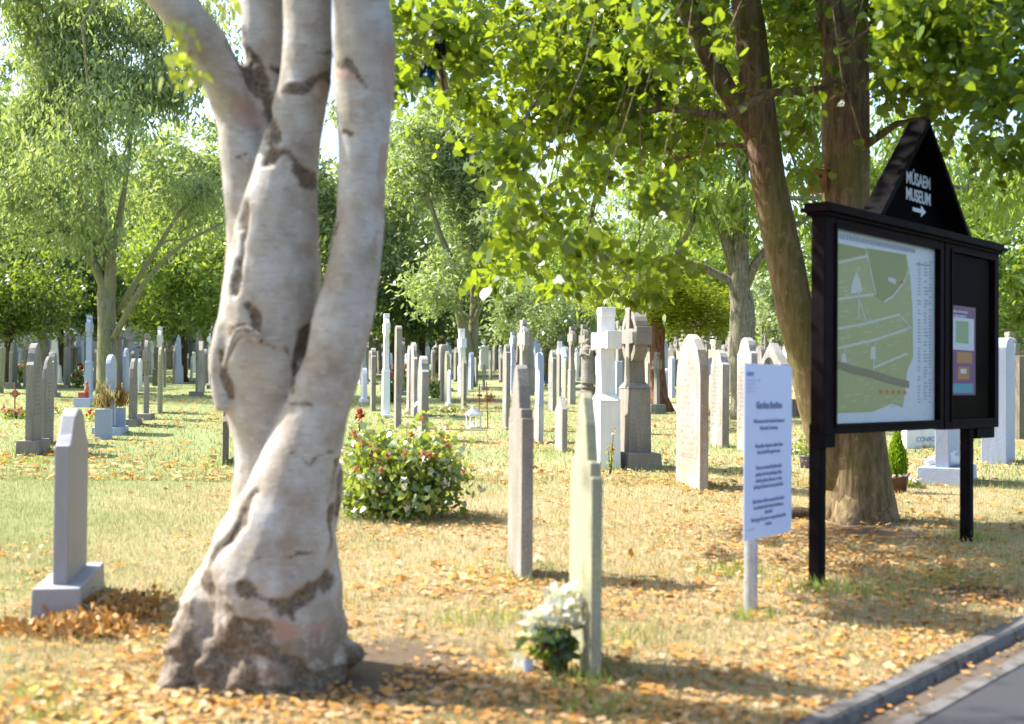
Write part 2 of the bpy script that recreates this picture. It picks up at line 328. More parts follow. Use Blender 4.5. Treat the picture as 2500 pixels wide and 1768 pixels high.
t.principled(t.mix(t.math('MULTIPLY', st_, 0.7), t.mix(n2, t.mix(n, (0.09, 0.083, 0.076), (0.18, 0.165, 0.15)), (0.13, 0.125, 0.12)), (0.05, 0.038, 0.028)), 0.9, t.bump(n, 0.6, 0.008)); M['kerb'] = t.m
t = NT('leaf stained channel'); p = t.pos; n = t.noise(p, 30, 5, 0.75); t.principled(t.mix(n, (0.06, 0.045, 0.034), (0.14, 0.105, 0.07)), 0.95, t.bump(n, 0.6, 0.008)); M['channel'] = t.m
def strip(name, prof, mat, a0=-14, a1=30, joints=0):   # profile in (distance across, height over the lawn) swept along the road edge
    V, F = [], []; n = len(prof); st = np.arange(a0, a1, 0.915 if joints else 1.0)
    for a in st:
        segs = [(a + 0.006, 0), (a + 0.909, 0)] if joints else [(a, 0)]
        for b, _ in segs:
            for s_, h in prof:
                x, y = K1.x + kd.x * b + kn.x * s_, K1.y + kd.y * b + kn.y * s_; V.append((x, y, SLOPE * y + h))
    m = len(V) // n
    for k in range(m - 1):
        for j in range(n - 1):
            if joints and k % 2: continue
            F.append((k * n + j, k * n + j + 1, (k + 1) * n + j + 1, (k + 1) * n + j))
    me = bpy.data.meshes.new(name); me.from_pydata(V, [], F); me.update(); me.materials.append(mat); o = link(bpy.data.objects.new(name, me)); return tag(o, kind='structure')
strip('kerb', [(-0.005, -0.15), (-0.005, 0.012), (0.0, 0.018), (0.085, 0.018), (0.10, 0.005), (0.115, -0.045), (0.115, -0.2)], M['kerb'], joints=1)
strip('kerb_joint_mortar', [(0.0, -0.15), (0.004, 0.008), (0.095, 0.006), (0.108, -0.045)], M['channel'])
strip('road_channel', [(0.10, -0.043), (0.24, -0.048)], M['channel'])
strip('road_edging', [(0.24, -0.2), (0.24, -0.042), (0.245, -0.038), (0.325, -0.038), (0.33, -0.042), (0.33, -0.2)], M['kerb'], joints=1)
strip('road', [(0.325, -0.046), (1.5, -0.03), (5.5, -0.04), (60, -0.04)], M['asphalt'])

# ------------------------------------------------------------------ leaf clouds
TEMPL = {
    'diamond': [(0, 0, 0), (0.45, 0.5, 0.06), (1, 0, -0.05), (0.45, -0.5, 0.06)],
    'long': [(0, 0, 0), (0.3, 0.5, 0.04), (0.7, 0.4, 0.0), (1, 0, -0.14), (0.7, -0.4, 0.0), (0.3, -0.5, 0.04)],
    'heart': [(0, 0, 0), (-0.07, 0.3, 0.05), (0.15, 0.52, 0.06), (0.5, 0.45, 0.03), (0.78, 0.2, -0.03), (1, 0, -0.1), (0.78, -0.2, -0.03), (0.5, -0.45, 0.03), (0.15, -0.52, 0.06), (-0.07, -0.3, 0.05)],
    'curl': [(0, 0, 0.12), (0.3, 0.5, 0.2), (0.75, 0.42, 0.1), (1, 0, 0.28), (0.7, -0.45, 0.02), (0.3, -0.4, 0.22)],
    'blade': [(0, 0.5, 0), (0, -0.5, 0), (1, 0, 0)],
}
def leaves(name, pts, length, width, shape, mat, parent=None, mode='droop', jit=0.3):
    N = len(pts); T = np.array(TEMPL[shape], np.float32)
    a = rng.normal(size=(N, 3)).astype(np.float32)
    if mode == 'droop': a[:, 2] = a[:, 2] * 0.5 - 0.7
    elif mode == 'hang': a[:, 2] = a[:, 2] * 0.4 - 1.6
    elif mode == 'flat': a[:, 2] = a[:, 2] * 0.10; 
    elif mode == 'any': a[:, 2] = np.abs(a[:, 2])
    elif mode == 'up': a = a * 0.33; a[:, 2] = np.abs(a[:, 2]) + 0.8
    a /= np.linalg.norm(a, axis=1, keepdims=True)
    u = rng.normal(size=(N, 3)).astype(np.float32)
    if mode in ('flat',): u = u * 0.35 + np.array([0, 0, 1.0], np.float32)
    elif mode in ('droop', 'hang'): u = u * 0.8 + np.array([0, 0, 0.6], np.float32)
    u -= a * np.sum(u * a, 1, keepdims=True); u /= np.linalg.norm(u, axis=1, keepdims=True) + 1e-9   # normal
    b = np.cross(u, a)
    s = (length * (1 + jit * rng.normal(size=N)).clip(0.45, 1.9)).astype(np.float32)[:, None, None]; w = width / length
    V = np.asarray(pts, np.float32)[:, None, :] + s * (a[:, None, :] * T[None, :, :1] + b[:, None, :] * T[None, :, 1:2] * w + u[:, None, :] * T[None, :, 2:3])
    k = len(T); return mesh_np(name, V.reshape(-1, 3), np.arange(N * k), np.full(N, k), mat, parent)

def crown_points(ells, n, shell=0.45, gap=0.0, gs=0.35, seed=1, zmin=None):
    r = np.random.default_rng(seed); out = []
    vol = np.array([e[3] * e[4] * e[5] for e in ells]); vol = vol / vol.sum()
    tries = 0
    while len(out) < n and tries < n * 40:
        tries += 1; e = ells[r.choice(len(ells), p=vol)]
        d = r.normal(size=3); d /= np.linalg.norm(d); d *= r.random() ** shell
        p = np.array([e[0] + d[0] * e[3], e[1] + d[1] * e[4], e[2] + d[2] * e[5]])
        if zmin is not None and p[2] < zmin: continue
        if gap and mnoise.noise(Vector(p * gs) + Vector((seed * 3.1, 0, 0))) < gap - 0.25: continue
        out.append(p)
    return np.array(out)

def grow(trunks, clusters, r_tip=0.012, droop=0.0, seed=1, thick=1.0, start=0):
    """branch skeleton: every cluster is joined to the nearest node that leads to it; returns an MB of branch tubes and the twig segments"""
    r = np.random.default_rng(seed); nodes = []; par = []; rad0 = []
    for path in trunks:
        prev = -1
        for p, rr in path:
            nodes.append(np.array(p, float)); par.append(prev); rad0.append(rr); prev = len(nodes) - 1
    nT = len(nodes); base = np.array(trunks[0][-1][0] if len(trunks) == 1 else np.mean([t_[0][0] for t_ in trunks], 0), float)
    order = np.argsort(np.linalg.norm(clusters - base, axis=1)); segs = []; cnt = [0] * nT
    for ci in order:
        c = clusters[ci]; A = np.array(nodes[:]); dv = c - A; d = np.linalg.norm(dv, axis=1)
        cost = d + 0.35 * np.maximum(0, A[:, 2] - c[2]) + 0.2 * np.linalg.norm(A - base, axis=1)
        cost[:start] += 50
        j = int(np.argmin(cost)); a = nodes[j]; prev = j; k = max(2, int(d[j] / 0.8) + 1)
        for s in range(1, k + 1):
            f = s / k; q = a + (c - a) * f + np.array([0, 0, 1]) * math.sin(f * math.pi) * d[j] * 0.10 + r.normal(size=3) * d[j] * 0.02 * (f < 1)
            nodes.append(q); par.append(prev); rad0.append(0); cnt.append(0); prev = len(nodes) - 1
        cnt[prev] += 1
    tot = list(cnt)
    for i_ in range(len(nodes) - 1, -1, -1):
        if par[i_] >= 0: tot[par[i_]] += tot[i_]
    rad = [max(rad0[i_], 0) or thick * r_tip * (max(1, tot[i_])) ** 0.5 for i_ in range(len(nodes))]
    mb = MB(); kids = {}
    for i_ in range(nT, len(nodes)): kids.setdefault(par[i_], []).append(i_)
    done = set()
    for i_ in range(nT, len(nodes)):
        if i_ in done: continue
        if par[i_] >= nT and kids[par[i_]][0] == i_: continue
        chain = [par[i_], i_]; done.add(i_)
        while chain[-1] in kids:
            n_ = max(kids[chain[-1]], key=lambda q: tot[q])
            # keep the first child in the chain order expected above
            n_ = kids[chain[-1]][0]
            chain.append(n_); done.add(n_)
        rr = [rad[q] for q in chain]; rr[0] = min(rr[0], rr[1] * 1.35)
        mb.tube([nodes[q] for q in chain], rr, 6 if rr[0] > 0.04 else 4, cap=False)
        for q in range(len(chain) - 1): segs.append((nodes[chain[q]], nodes[chain[q + 1]], rad[chain[q + 1]]))
    return mb, segs

def leaf_pts(clusters, segs, n, spread, flat=0.7, seed=3, twig=0.25, rmax=0.03):
    r = np.random.default_rng(seed); nt = int(n * twig); nc = n - nt
    c = clusters[r.integers(0, len(clusters), nc)] + r.normal(size=(nc, 3)) * np.array([spread, spread, spread * flat])
    sg = [s for s in segs if s[2] < rmax] or segs
    a = np.array([s[0] for s in sg]); b = np.array([s[1] for s in sg]); k = r.integers(0, len(sg), nt); f = r.random((nt, 1))
    t_ = a[k] * (1 - f) + b[k] * f + r.normal(size=(nt, 3)) * spread * 0.35
    return np.concatenate([c, t_])

def make_tree(name, label, cat, base, trunk_paths, ells, mats, n_clusters, n_leaves, leaf, seed, spread=0.5, shell=0.45, gap=0.2, gs=0.35, r_tip=0.012, mode='droop', group=None, flat=0.7, zmin=None, thick=1.0, sides=12, twig=0.25, start=1, clear=None):
    """trunk_paths: lists of (world point, radius)"""
    bx, by, bz = base; root = thing(name, label, cat, base, 0, group)
    rel = lambda p: (p[0] - bx, p[1] - by, p[2] - bz)
    mb = MB(); tp = []
    for path in trunk_paths:
        pr = [(rel(p), r_) for p, r_ in path]; mb.tube([p for p, _ in pr], [r_ for _, r_ in pr], sides); tp.append(pr)
    mb.build('trunk', mats[0], root, smooth=True)
    E = [(e[0] - bx, e[1] - by, e[2] - bz, e[3], e[4], e[5]) for e in ells]
    cl = crown_points(E, n_clusters, shell, gap, gs, seed, None if zmin is None else zmin - bz)
    bm_, segs = grow(tp, cl, r_tip, seed=seed, thick=thick, start=start)
    bm_.build('branches', mats[0], root, smooth=True)
    pts = leaf_pts(cl, segs, n_leaves, spread, flat, seed, twig)
    if clear is not None: pts = clear(pts + np.array([bx, by, bz])) - np.array([bx, by, bz])
    leaves('crown', pts, leaf[0], leaf[1], leaf[2], mats[1], root, mode)
    return root
def copy_tree(o, loc, rz, sc, label=None, group=None):
    r_ = o.copy(); C.objects.link(r_); r_.location = loc; r_.rotation_euler = (0, 0, rz); r_.scale = (sc, sc, sc)
    if label: r_['label'] = label
    if group: r_['group'] = group
    for ch in list(o.children):
        c_ = ch.copy(); C.objects.link(c_); c_.parent = r_
        for g_ in list(ch.children):
            d_ = g_.copy(); C.objects.link(d_); d_.parent = c_
    return r_
def trace(pts, Y, k=1.0889):      # (x, y, full width) read off the photo at 2296 px -> (world point, radius)
    out = []
    for q in pts:
        yy = Y if len(q) < 4 else Y + q[3]
        out.append((P(q[0] * k, q[1] * k, yy), q[2] * k / 2 * yy / F_))
    return out

# ------------------------------------------------------------------ foreground birch
BY = 6.25
root = thing('silver_birch', 'pale many stemmed silver birch with dark bark scars in the left foreground', 'tree', G(640, 1660))
bx, by, bz = root.location
mb = MB()
def stem(pts, off=0.0, n=20):
    tr = trace(pts, BY + off); P_ = [Vector(p) - Vector((bx, by, bz)) for p, _ in tr]; r_ = [q for _, q in tr]
    # resample smoothly
    out, rr = [], []
    for i_ in range(len(P_) - 1):
        p0, p1, p2, p3 = P_[max(i_ - 1, 0)], P_[i_], P_[i_ + 1], P_[min(i_ + 2, len(P_) - 1)]
        for s in range(4):
            f = s / 4; out.append(0.5 * ((2 * p1) + (p2 - p0) * f + (2 * p0 - 5 * p1 + 4 * p2 - p3) * f * f + (3 * p1 - p0 - 3 * p2 + p3) * f ** 3)); rr.append(r_[i_] * (1 - f) + r_[i_ + 1] * f)
    out.append(P_[-1]); rr.append(r_[-1]); mb.tube(out, rr, n)
    return tr
S3 = stem([(610, 1530, 330), (622, 1440, 300), (612, 1360, 300), (604, 1290, 300), (618, 1220, 268), (648, 1130, 214), (668, 1050, 178), (686, 1000, 166), (714, 910, 142), (746, 820, 130), (768, 720, 134), (790, 620, 122), (806, 510, 110), (811, 410, 107), (815, 310, 116), (817, 200, 136), (817, 100, 142), (809, 0, 128), (800, -140, 118), (806, -300, 104), (820, -480, 90)], -0.10)
S2 = stem([(600, 1500, 250, .15), (592, 1400, 262, .12), (600, 1300, 220, .16), (606, 1200, 196, .2), (612, 1100, 178, .16), (618, 1000, 180, .12), (606, 900, 205, .1), (600, 800, 238, .08), (604, 720, 226, .06), (613, 620, 214, .04), (622, 520, 188, .02), (636, 420, 154), (652, 330, 132), (670, 250, 122), (686, 170, 115), (690, 80, 110), (690, 0, 110), (686, -150, 100), (668, -320, 88), (660, -480, 72)], 0.05)
S1 = stem([(560, 760, 120, .1), (556, 640, 104, .1), (558, 520, 100, .1), (556, 420, 112, .1), (548, 330, 112, .1), (535, 260, 108, .1), (508, 190, 104, .05), (470, 120, 102), (428, 55, 96, -.05), (385, 5, 88, -.1), (300, -80, 80, -.2), (200, -200, 72, -.3), (120, -330, 60, -.4)], 0.10)
S4 = stem([(600, 480, 90), (600, 380, 90), (602, 300, 96), (597, 200, 96), (590, 100, 96), (586, 0, 96), (570, -150, 84), (540, -330, 70)], 0.24)
stem([(560, 1210, 70, -.05), (530, 1260, 110, -.08), (500, 1310, 128, -.10), (472, 1365, 136, -.12), (452, 1430, 136, -.15), (430, 1490, 126, -.2), (385, 1535, 70, -.3), (345, 1552, 24, -.35)])      # left buttress root
stem([(700, 1180, 100), (712, 1260, 100), (715, 1340, 110), (718, 1400, 118), (735, 1445, 110), (775, 1462, 60, .02), (812, 1462, 22, .05)])                           # right buttress root
stem([(640, 1380, 170, -.05), (560, 1440, 180, -.15), (500, 1500, 140, -.25), (470, 1570, 50, -.35)])
stem([(690, 1420, 120, -.05), (670, 1480, 120, -.1), (660, 1540, 60, -.2)])
stem([(728, 1000, 30, .1), (744, 1060, 58, .08), (740, 1120, 56, .08), (728, 1200, 50, .08)])       # swelling low on the right
stem([(512, 720, 50), (500, 790, 62), (492, 850, 44), (508, 920, 50)])                               # swollen lip on the left
stem([(500, 830, 16, -.16), (530, 752, 26, -.19), (560, 745, 30, -.2), (585, 770, 22, -.19)])
o = mb.build('trunk', M['stem'], root, smooth=True)
m = o.modifiers.new('r', 'REMESH'); m.mode = 'VOXEL'; m.voxel_size = 0.014; m.use_smooth_shade = True
m = o.modifiers.new('s', 'SMOOTH'); m.iterations = 9; m.factor = 0.5
dg = bpy.context.evaluated_depsgraph_get(); me = bpy.data.meshes.new_from_object(o.evaluated_get(dg)); o.modifiers.clear(); o.data = me
n = len(me.vertices); co = np.zeros(n * 3, np.float32); me.vertices.foreach_get('co', co); co = co.reshape(-1, 3); nrm = np.zeros(n * 3, np.float32); me.vertices.foreach_get('normal', nrm); nrm = nrm.reshape(-1, 3)
wco = co + np.array([bx, by, bz], np.float32)
front = nrm[:, 1] < 0.25
warp = np.array([(mnoise.fractal(Vector(v) * 9.0, 1.0, 2.0, 4), mnoise.fractal(Vector(v) * 9.0 + Vector((7, 3, 1)), 1.0, 2.0, 4), 0.0) for v in wco], np.float32) * 0.022
wvar = np.array([mnoise.noise(Vector(v) * 6.0 + Vector((1, 9, 4))) for v in wco], np.float32)
def polymark(lines, Yp):       # marks on the bark: lines with a thickness, given where they lie on the trunk's face
    m_ = np.zeros(n, np.float32)
    for pts, wid in lines:
        Q = [P(a * 1.0889, b * 1.0889, Yp) for a, b in pts]; w_ = wid * 1.0889 * Yp / F_
        d = np.full(n, 9.0, np.float32)
        for a, b in zip(Q[:-1], Q[1:]):
            A = np.array([a.x, a.z]); B = np.array([b.x, b.z]); AB = B - A; p_ = wco[:, [0, 2]] + warp[:, :2] - A
            tt = np.clip((p_ @ AB) / max(1e-9, AB @ AB), 0, 1); d = np.minimum(d, np.linalg.norm(p_ - tt[:, None] * AB, axis=1))
        m_ = np.maximum(m_, np.clip(1.45 + wvar * 1.5 - d / (w_ * 1.22), 0, 1))
    return m_ * front
dark = polymark([([(500, 60), (530, 90), (548, 140), (575, 200), (600, 262), (606, 290)], 15), ([(520, 75), (528, 130), (552, 170)], 17),
    ([(632, 190), (670, 185), (700, 165), (735, 140)], 9), ([(590, 352), (612, 330), (640, 330), (660, 355), (690, 395)], 9), ([(640, 345), (660, 370), (680, 385)], 14), ([(625, 330), (650, 350)], 12),
    ([(758, 150), (780, 142), (800, 160), (820, 195)], 6), ([(545, 450), (537, 500), (522, 580), (515, 650)], 6), ([(552, 690), (566, 705), (572, 735)], 18), ([(510, 740), (530, 728)], 12), ([(590, 770), (625, 790), (640, 830), (655, 870)], 12),
    ([(700, 690), (680, 740), (660, 790), (640, 820)], 9), ([(580, 1095), (565, 1120), (535, 1190), (505, 1225), (470, 1260)], 7), ([(757, 1040), (752, 1110), (750, 1190), (752, 1250)], 7),
    ([(570, 1308), (600, 1322), (660, 1338), (700, 1328), (725, 1302)], 13), ([(470, 1290), (520, 1330), (560, 1370), (600, 1385)], 11), ([(668, 1340), (672, 1370)], 6),
    ([(420, 1420), (450, 1470), (440, 1530), (500, 1545)], 44), ([(500, 1430), (560, 1490), (560, 1540)], 52), ([(470, 1290), (560, 1400), (650, 1460), (690, 1500)], 16), ([(520, 1400), (560, 1420), (640, 1440)], 12), ([(600, 1520), (700, 1530), (800, 1500)], 16),
    ([(478, 790), (485, 840), (500, 885)], 8), ([(755, 500), (750, 520)], 3), ([(575, 110), (600, 118)], 5), ([(700, 100), (730, 95)], 3), ([(505, 330), (530, 322)], 4), ([(655, 1010), (700, 1035), (745, 1010)], 3), ([(620, 890), (665, 905), (700, 912)], 3), ([(600, 1240), (660, 1243), (700, 1230)], 3), ([(770, 290), (790, 300)], 4)], BY - 0.2)
red = polymark([([(872, 110), (876, 160), (870, 240)], 10), ([(862, 330), (855, 380), (850, 400)], 10), ([(850, 410), (847, 470)], 13), ([(762, 165), (800, 175)], 11), ([(560, 750), (585, 758)], 9), ([(640, 800), (655, 778)], 8), ([(650, 1400), (730, 1400)], 16), ([(710, 165), (735, 190)], 16), ([(500, 180), (530, 240)], 18), ([(848, 520), (842, 540)], 7)], BY - 0.2)
pit = polymark([([(590, 352), (640, 328), (690, 390)], 9), ([(545, 450), (515, 650)], 7), ([(700, 690), (640, 820)], 8), ([(580, 1095), (535, 1190), (470, 1260)], 7), ([(757, 1040), (750, 1190)], 7), ([(570, 1308), (660, 1338), (725, 1302)], 9), ([(520, 1480), (560, 1530)], 30), ([(500, 60), (548, 140), (606, 290)], 10), ([(552, 690), (572, 735)], 12)], BY - 0.2)
rough_z = np.clip((0.75 - (wco[:, 2] - bz)) / 0.6, 0.12, 1)
nz = np.array([mnoise.fractal(Vector(v) * 7.0, 0.8, 2.2, 4) for v in wco], np.float32); nz2 = np.array([mnoise.noise(Vector((v[0] * 3, v[1] * 3, v[2] * 9))) for v in wco], np.float32)
nz3 = np.array([mnoise.fractal(Vector(v) * 16.0, 0.8, 2.2, 3) for v in wco], np.float32)
co += nrm * (nz * 0.022 * rough_z + nz3 * 0.010 * (rough_z > .3) * rough_z + nz2 * 0.0035 - pit * 0.017 + dark * nz * 0.012)[:, None]
me.vertices.foreach_set('co', co.ravel())
a1 = me.attributes.new('scar', 'FLOAT', 'POINT'); a1.data.foreach_set('value', dark); a2 = me.attributes.new('red', 'FLOAT', 'POINT'); a2.data.foreach_set('value', red); me.update()
t = NT('birch bark'); p = t.pos
A = t.n('Attribute', attribute_name='scar').outputs['Fac']; B = t.n('Attribute', attribute_name='red').outputs['Fac']
lent = t.noise(t.map(p, (4, 4, 34)), 2.4, 6, 0.7); blot = t.noise(p, 5.0, 5, 0.6); br = t.noise(p, 38, 5, 0.75); fine = t.noise(t.map(p, (30, 30, 90)), 3, 3)
c = t.mix(t.ramp(blot, [(0.38, 0.0), (0.66, 1.0)]), (0.43, 0.41, 0.385), (0.26, 0.205, 0.15))
c = t.mix(t.math('MULTIPLY', t.ramp(t.noise(t.map(p, (2, 2, 1), (5, 2, 1)), 2.2, 5), [(0.48, 0.0), (0.66, 1.0)]), 0.45), c, (0.34, 0.275, 0.20))
c = t.mix(t.math('MULTIPLY', t.ramp(lent, [(0.36, 1.0), (0.50, 0.0)]), 0.42), c, (0.27, 0.24, 0.20))
c = t.mix(t.math('MULTIPLY', t.ramp(t.noise(t.map(p, (6, 6, 30), (9, 0, 0)), 3.0, 3), [(0.60, 0.0), (0.66, 1.0)]), 0.65), c, (0.24, 0.19, 0.14))
c = t.mix(t.math('MULTIPLY', t.ramp(t.noise(t.map(p, (1, 1, 1.6), (2, 5, 3)), 13.0, 5, 0.7), [(0.52, 0.0), (0.62, 1.0)]), 0.45), c, (0.40, 0.34, 0.27))
c = t.mix(t.math('MULTIPLY', t.ramp(t.noise(t.map(p, (2, 2, 9), (1, 8, 3)), 7.0, 5, 0.8), [(0.58, 0.0), (0.64, 1.0)]), 0.5), c, (0.55, 0.55, 0.56))
rz_ = t.math('MULTIPLY', t.math('SUBTRACT', bz + 0.50, t.sep(p)[2]), 2.8, True)
c = t.mix(t.math('MULTIPLY', t.math('MULTIPLY', rz_, t.ramp(t.noise(p, 9, 5, 0.7), [(0.38, 0.0), (0.52, 1.0)])), 0.9), c, t.mix(t.noise(p, 45, 5, 0.8), (0.06, 0.042, 0.03), (0.22, 0.17, 0.12)))
edge = t.math('ADD', B, t.math('MULTIPLY', t.math('SUBTRACT', br, 0.5), 0.9)); c = t.mix(t.math('MULTIPLY', t.ramp(edge, [(0.35, 0.0), (0.7, 1.0)]), 0.6), c, (0.34, 0.20, 0.15))
mid_ = t.noise(p, 15, 5, 0.7)
edge = t.math('ADD', A, t.math('ADD', t.math('MULTIPLY', t.math('SUBTRACT', br, 0.5), 1.3), t.math('MULTIPLY', t.math('SUBTRACT', mid_, 0.5), 1.5)))
c = t.mix(t.math('MULTIPLY', t.ramp(edge, [(0.12, 0.0), (0.42, 1.0)]), 0.35), c, (0.27, 0.215, 0.155))
c = t.mix(t.ramp(edge, [(0.42, 0.0), (0.78, 1.0)]), c, t.mix(t.ramp(t.noise(p, 55, 6, 0.8), [(0.35, 0.0), (0.65, 1.0)]), (0.035, 0.024, 0.017), (0.22, 0.17, 0.12)))
t.principled(c, 0.75, t.bump(t.math('ADD', t.math('MULTIPLY', lent, 0.5), br), 0.55, 0.012), 0, 0.25); me.materials.clear(); me.materials.append(t.m)
rel = lambda tr: [((p.x - bx, p.y - by, p.z - bz), r_) for p, r_ in tr[-2:]]
cl = crown_points([(-1.2, 0.6, 6.2, 2.6, 3.0, 1.5), (1.2, 0.5, 6.4, 2.2, 2.8, 1.6), (-3.0, 0.0, 5.2, 1.4, 1.8, 1.0)], 90, 0.6, 0.15, 0.5, 5)
bm_, segs = grow([rel(S3), rel(S2), rel(S1), rel(S4)], cl, 0.010, seed=4)
bm_.build('branches', M['bark_grey'], root, smooth=True)
pts = leaf_pts(cl, segs, 3600, 0.34, 0.8, 8)
extra = []
for (a, b_, sp, k, yo) in ((425, 135, 26, 26, -.1), (440, 175, 18, 16, -.1), (415, 85, 20, 12, -.1), (505, 15, 26, 20, .3), (400, 60, 14, 7, 0)):
    c_ = P(a * 1.0889, b_ * 1.0889, BY + yo) - Vector((bx, by, bz)); extra.append(np.array(c_) + rng.normal(size=(k, 3)) * sp * 1.0889 * BY / F_)
leaves('crown', pts, 0.065, 0.045, 'heart', L['lime'], root)
for (a, b_) in ((425, 135), (505, 15)): tw = MB(); tw.tube([P(a * 1.0889 + 30, b_ * 1.0889 - 60, BY) - Vector((bx, by, bz)), P(a * 1.0889, b_ * 1.0889 - 20, BY) - Vector((bx, by, bz)), P(a * 1.0889 - 8, b_ * 1.0889 + 35, BY - .1) - Vector((bx, by, bz))], 0.003, 5); tw.build('twig', M['stem'], root)
leaves('young_leaves', np.concatenate(extra), 0.058, 0.034, 'heart', L['reed'], root, 'hang')

# ------------------------------------------------------------------ twin stemmed lime tree behind the notice board
LB = G(2085, 1268)
kk = 1.0889; LY = LB.y
rA = trace([(1925, 1190, 200), (1925, 1150, 172), (1922, 1080, 150), (1918, 1000, 136), (1912, 900, 122), (1905, 780, 112), (1900, 600, 104), (1897, 450, 104), (1896, 300, 106), (1896, 180, 104), (1894, 60, 98), (1890, -80, 92), (1880, -300, 82), (1870, -560, 66), (1880, -820, 46)], LY)
rB = trace([(1900, 1100, 110), (1862, 1000, 96), (1830, 900, 86), (1808, 800, 82), (1782, 700, 82), (1764, 600, 82), (1742, 500, 80), (1722, 400, 77), (1706, 280, 76), (1692, 180, 74), (1684, 80, 70), (1672, 0, 66), (1655, -150, 60), (1620, -380, 50), (1580, -620, 36)], LY)
rC = trace([(1700, 330, 40), (1670, 270, 46), (1640, 220, 46), (1606, 160, 46), (1578, 100, 46), (1552, 45, 46), (1528, 0, 46), (1490, -80, 44), (1420, -200, 38), (1330, -330, 28)], LY)
rD = trace([(1935, 330, 30), (1898, 220, 44), (1872, 100, 52), (1855, -20, 50), (1820, -200, 40), (1790, -380, 30)], LY - 0.15)
roots = [trace([(1930, 1120, 120, -.05), (1965, 1165, 60), (2005, 1178, 22)], LY), trace([(1900, 1120, 110), (1860, 1165, 70, -.05), (1838, 1185, 26, -.1)], LY), trace([(1915, 1130, 120, -.1), (1905, 1180, 60, -.3), (1900, 1200, 26, -.45)], LY)]
lx, ly, lz = LB
ellc = [(P(1150, 40, LY - 1.5).x, LY - 1.0, 4.4, 1.0, 1.2, 0.75), (P(1400, 60, LY - 1).x, LY - 0.5, 4.6, 1.8, 1.8, 1.2), (P(1800, -100, LY).x, LY, 5.6, 2.6, 2.6, 1.6), (P(2350, 0, LY - 1).x, LY - 1.2, 4.7, 1.6, 2.0, 1.0), (P(2050, -300, LY).x, LY, 6.6, 2.4, 2.4, 1.6)]
def clear_trunks(w):       # the lower shoots are thinned out in front of the stems
    r_ = np.random.default_rng(77); keep = np.ones(len(w), bool)
    for i_, p_ in enumerate(w):
        x_, y_ = pxof(p_); x_ /= kk; y_ /= kk
        if p_[1] < 11 and 1950 < x_ < 2170 and 235 < y_ < 470: keep[i_] = False; continue
        if y_ > 520 or p_[1] > LY + .2: continue
        c1 = 1672 + 0.115 * y_ if y_ < 600 else 1740; c2 = 1893; c3 = 1535 + .46 * y_
        if abs(x_ - c1) < 52 or abs(x_ - c2) < 66 or (y_ < 290 and abs(x_ - c3) < 38): keep[i_] = r_.random() < .05
    return w[keep]
tree = make_tree('lime_tree', 'brown twin trunked lime tree just behind the notice board', 'tree', LB, [rA, rB, rC, rD] + roots, ellc, (M['bark_lime'], L['lime']), 300, 38000, (0.072, 0.066, 'heart'), 11, spread=0.24, shell=0.55, gap=0.1, gs=0.7, r_tip=0.0045, start=0, flat=0.9, zmin=3.8, twig=0.35, clear=clear_trunks)
# hanging sprays that come down into the picture
hang = []; hp = MB(); r_ = np.random.default_rng(5)
HANG = [(945, 40, 90, 60), (1010, 130, 80, 60), (960, 200, 70, 40), (1070, 90, 110, 90), (1150, 130, 80, 60), (1250, 60, 140, 70), (1330, 170, 90, 60), (1400, 100, 130, 90), (1480, 220, 110, 80), (1380, 300, 90, 60),
        (1230, 380, 70, 60), (1260, 470, 60, 60), (1250, 560, 60, 60), (1290, 640, 50, 40), (1220, 640, 60, 40), (1200, 690, 50, 25), (1340, 520, 60, 60), (1430, 600, 70, 40), (1540, 640, 80, 35), (1640, 660, 70, 35), (1380, 700, 70, 25), (1560, 720, 60, 30), (1450, 420, 70, 50), (1560, 330, 70, 50), (1600, 480, 60, 50), (1600, 90, 90, 80), (1700, 300, 60, 60), (1960, 320, 60, 40), (1990, 410, 50, 35), (1760, 120, 60, 60), (1740, 40, 60, 50), (1960, 60, 90, 60), (2080, 100, 110, 80), (2200, 60, 110, 70), (2200, 210, 120, 60), (2330, 120, 130, 90), (2430, 240, 110, 80), (2320, 330, 90, 50), (2450, 60, 100, 90), (2480, 380, 60, 60), (2060, 230, 60, 50), (2110, 360, 60, 30), (2280, 20, 110, 60)]
for (a, b_, sx, sy) in HANG:
    Yh = LY - r_.uniform(0.3, 3.2); c_ = P(a, b_, Yh) - Vector((lx, ly, lz)); k_ = int(sx * sy / 28) + 20
    s_ = Yh / F_
    hang.append(np.array(c_) + np.stack([r_.normal(size=k_) * sx * 0.55 * s_, r_.normal(size=k_) * 0.22, r_.normal(size=k_) * sy * 0.6 * s_], 1))
    # one drooping shoot carries each spray
    top = Vector((c_.x * 0.75 + 0.2 * r_.normal(), c_.y * 0.6, 4.6)); mid = (top + c_) / 2 + Vector((0.1 * r_.normal(), 0, 0.25))
    hp.tube([top, mid, c_, c_ + Vector((0.05 * r_.normal(), 0.02, -sy * 0.7 * s_))], [0.008, 0.006, 0.004, 0.002], 5)
    for _ in range(5):
        q = c_ + Vector((r_.normal() * sx * 0.5 * s_, r_.normal() * 0.1, r_.normal() * sy * 0.5 * s_)); hp.tube([c_, (c_ + q) / 2 + Vector((0, 0, 0.02)), q], [0.003, 0.0025, 0.0015], 4)
off_ = np.array([lx, ly, lz]); leaves('hanging_sprays', clear_trunks(np.concatenate(hang) + off_) - off_, 0.075, 0.068, 'heart', L['lime'], tree)
hp.build('shoots', M['bark_lime'], tree)
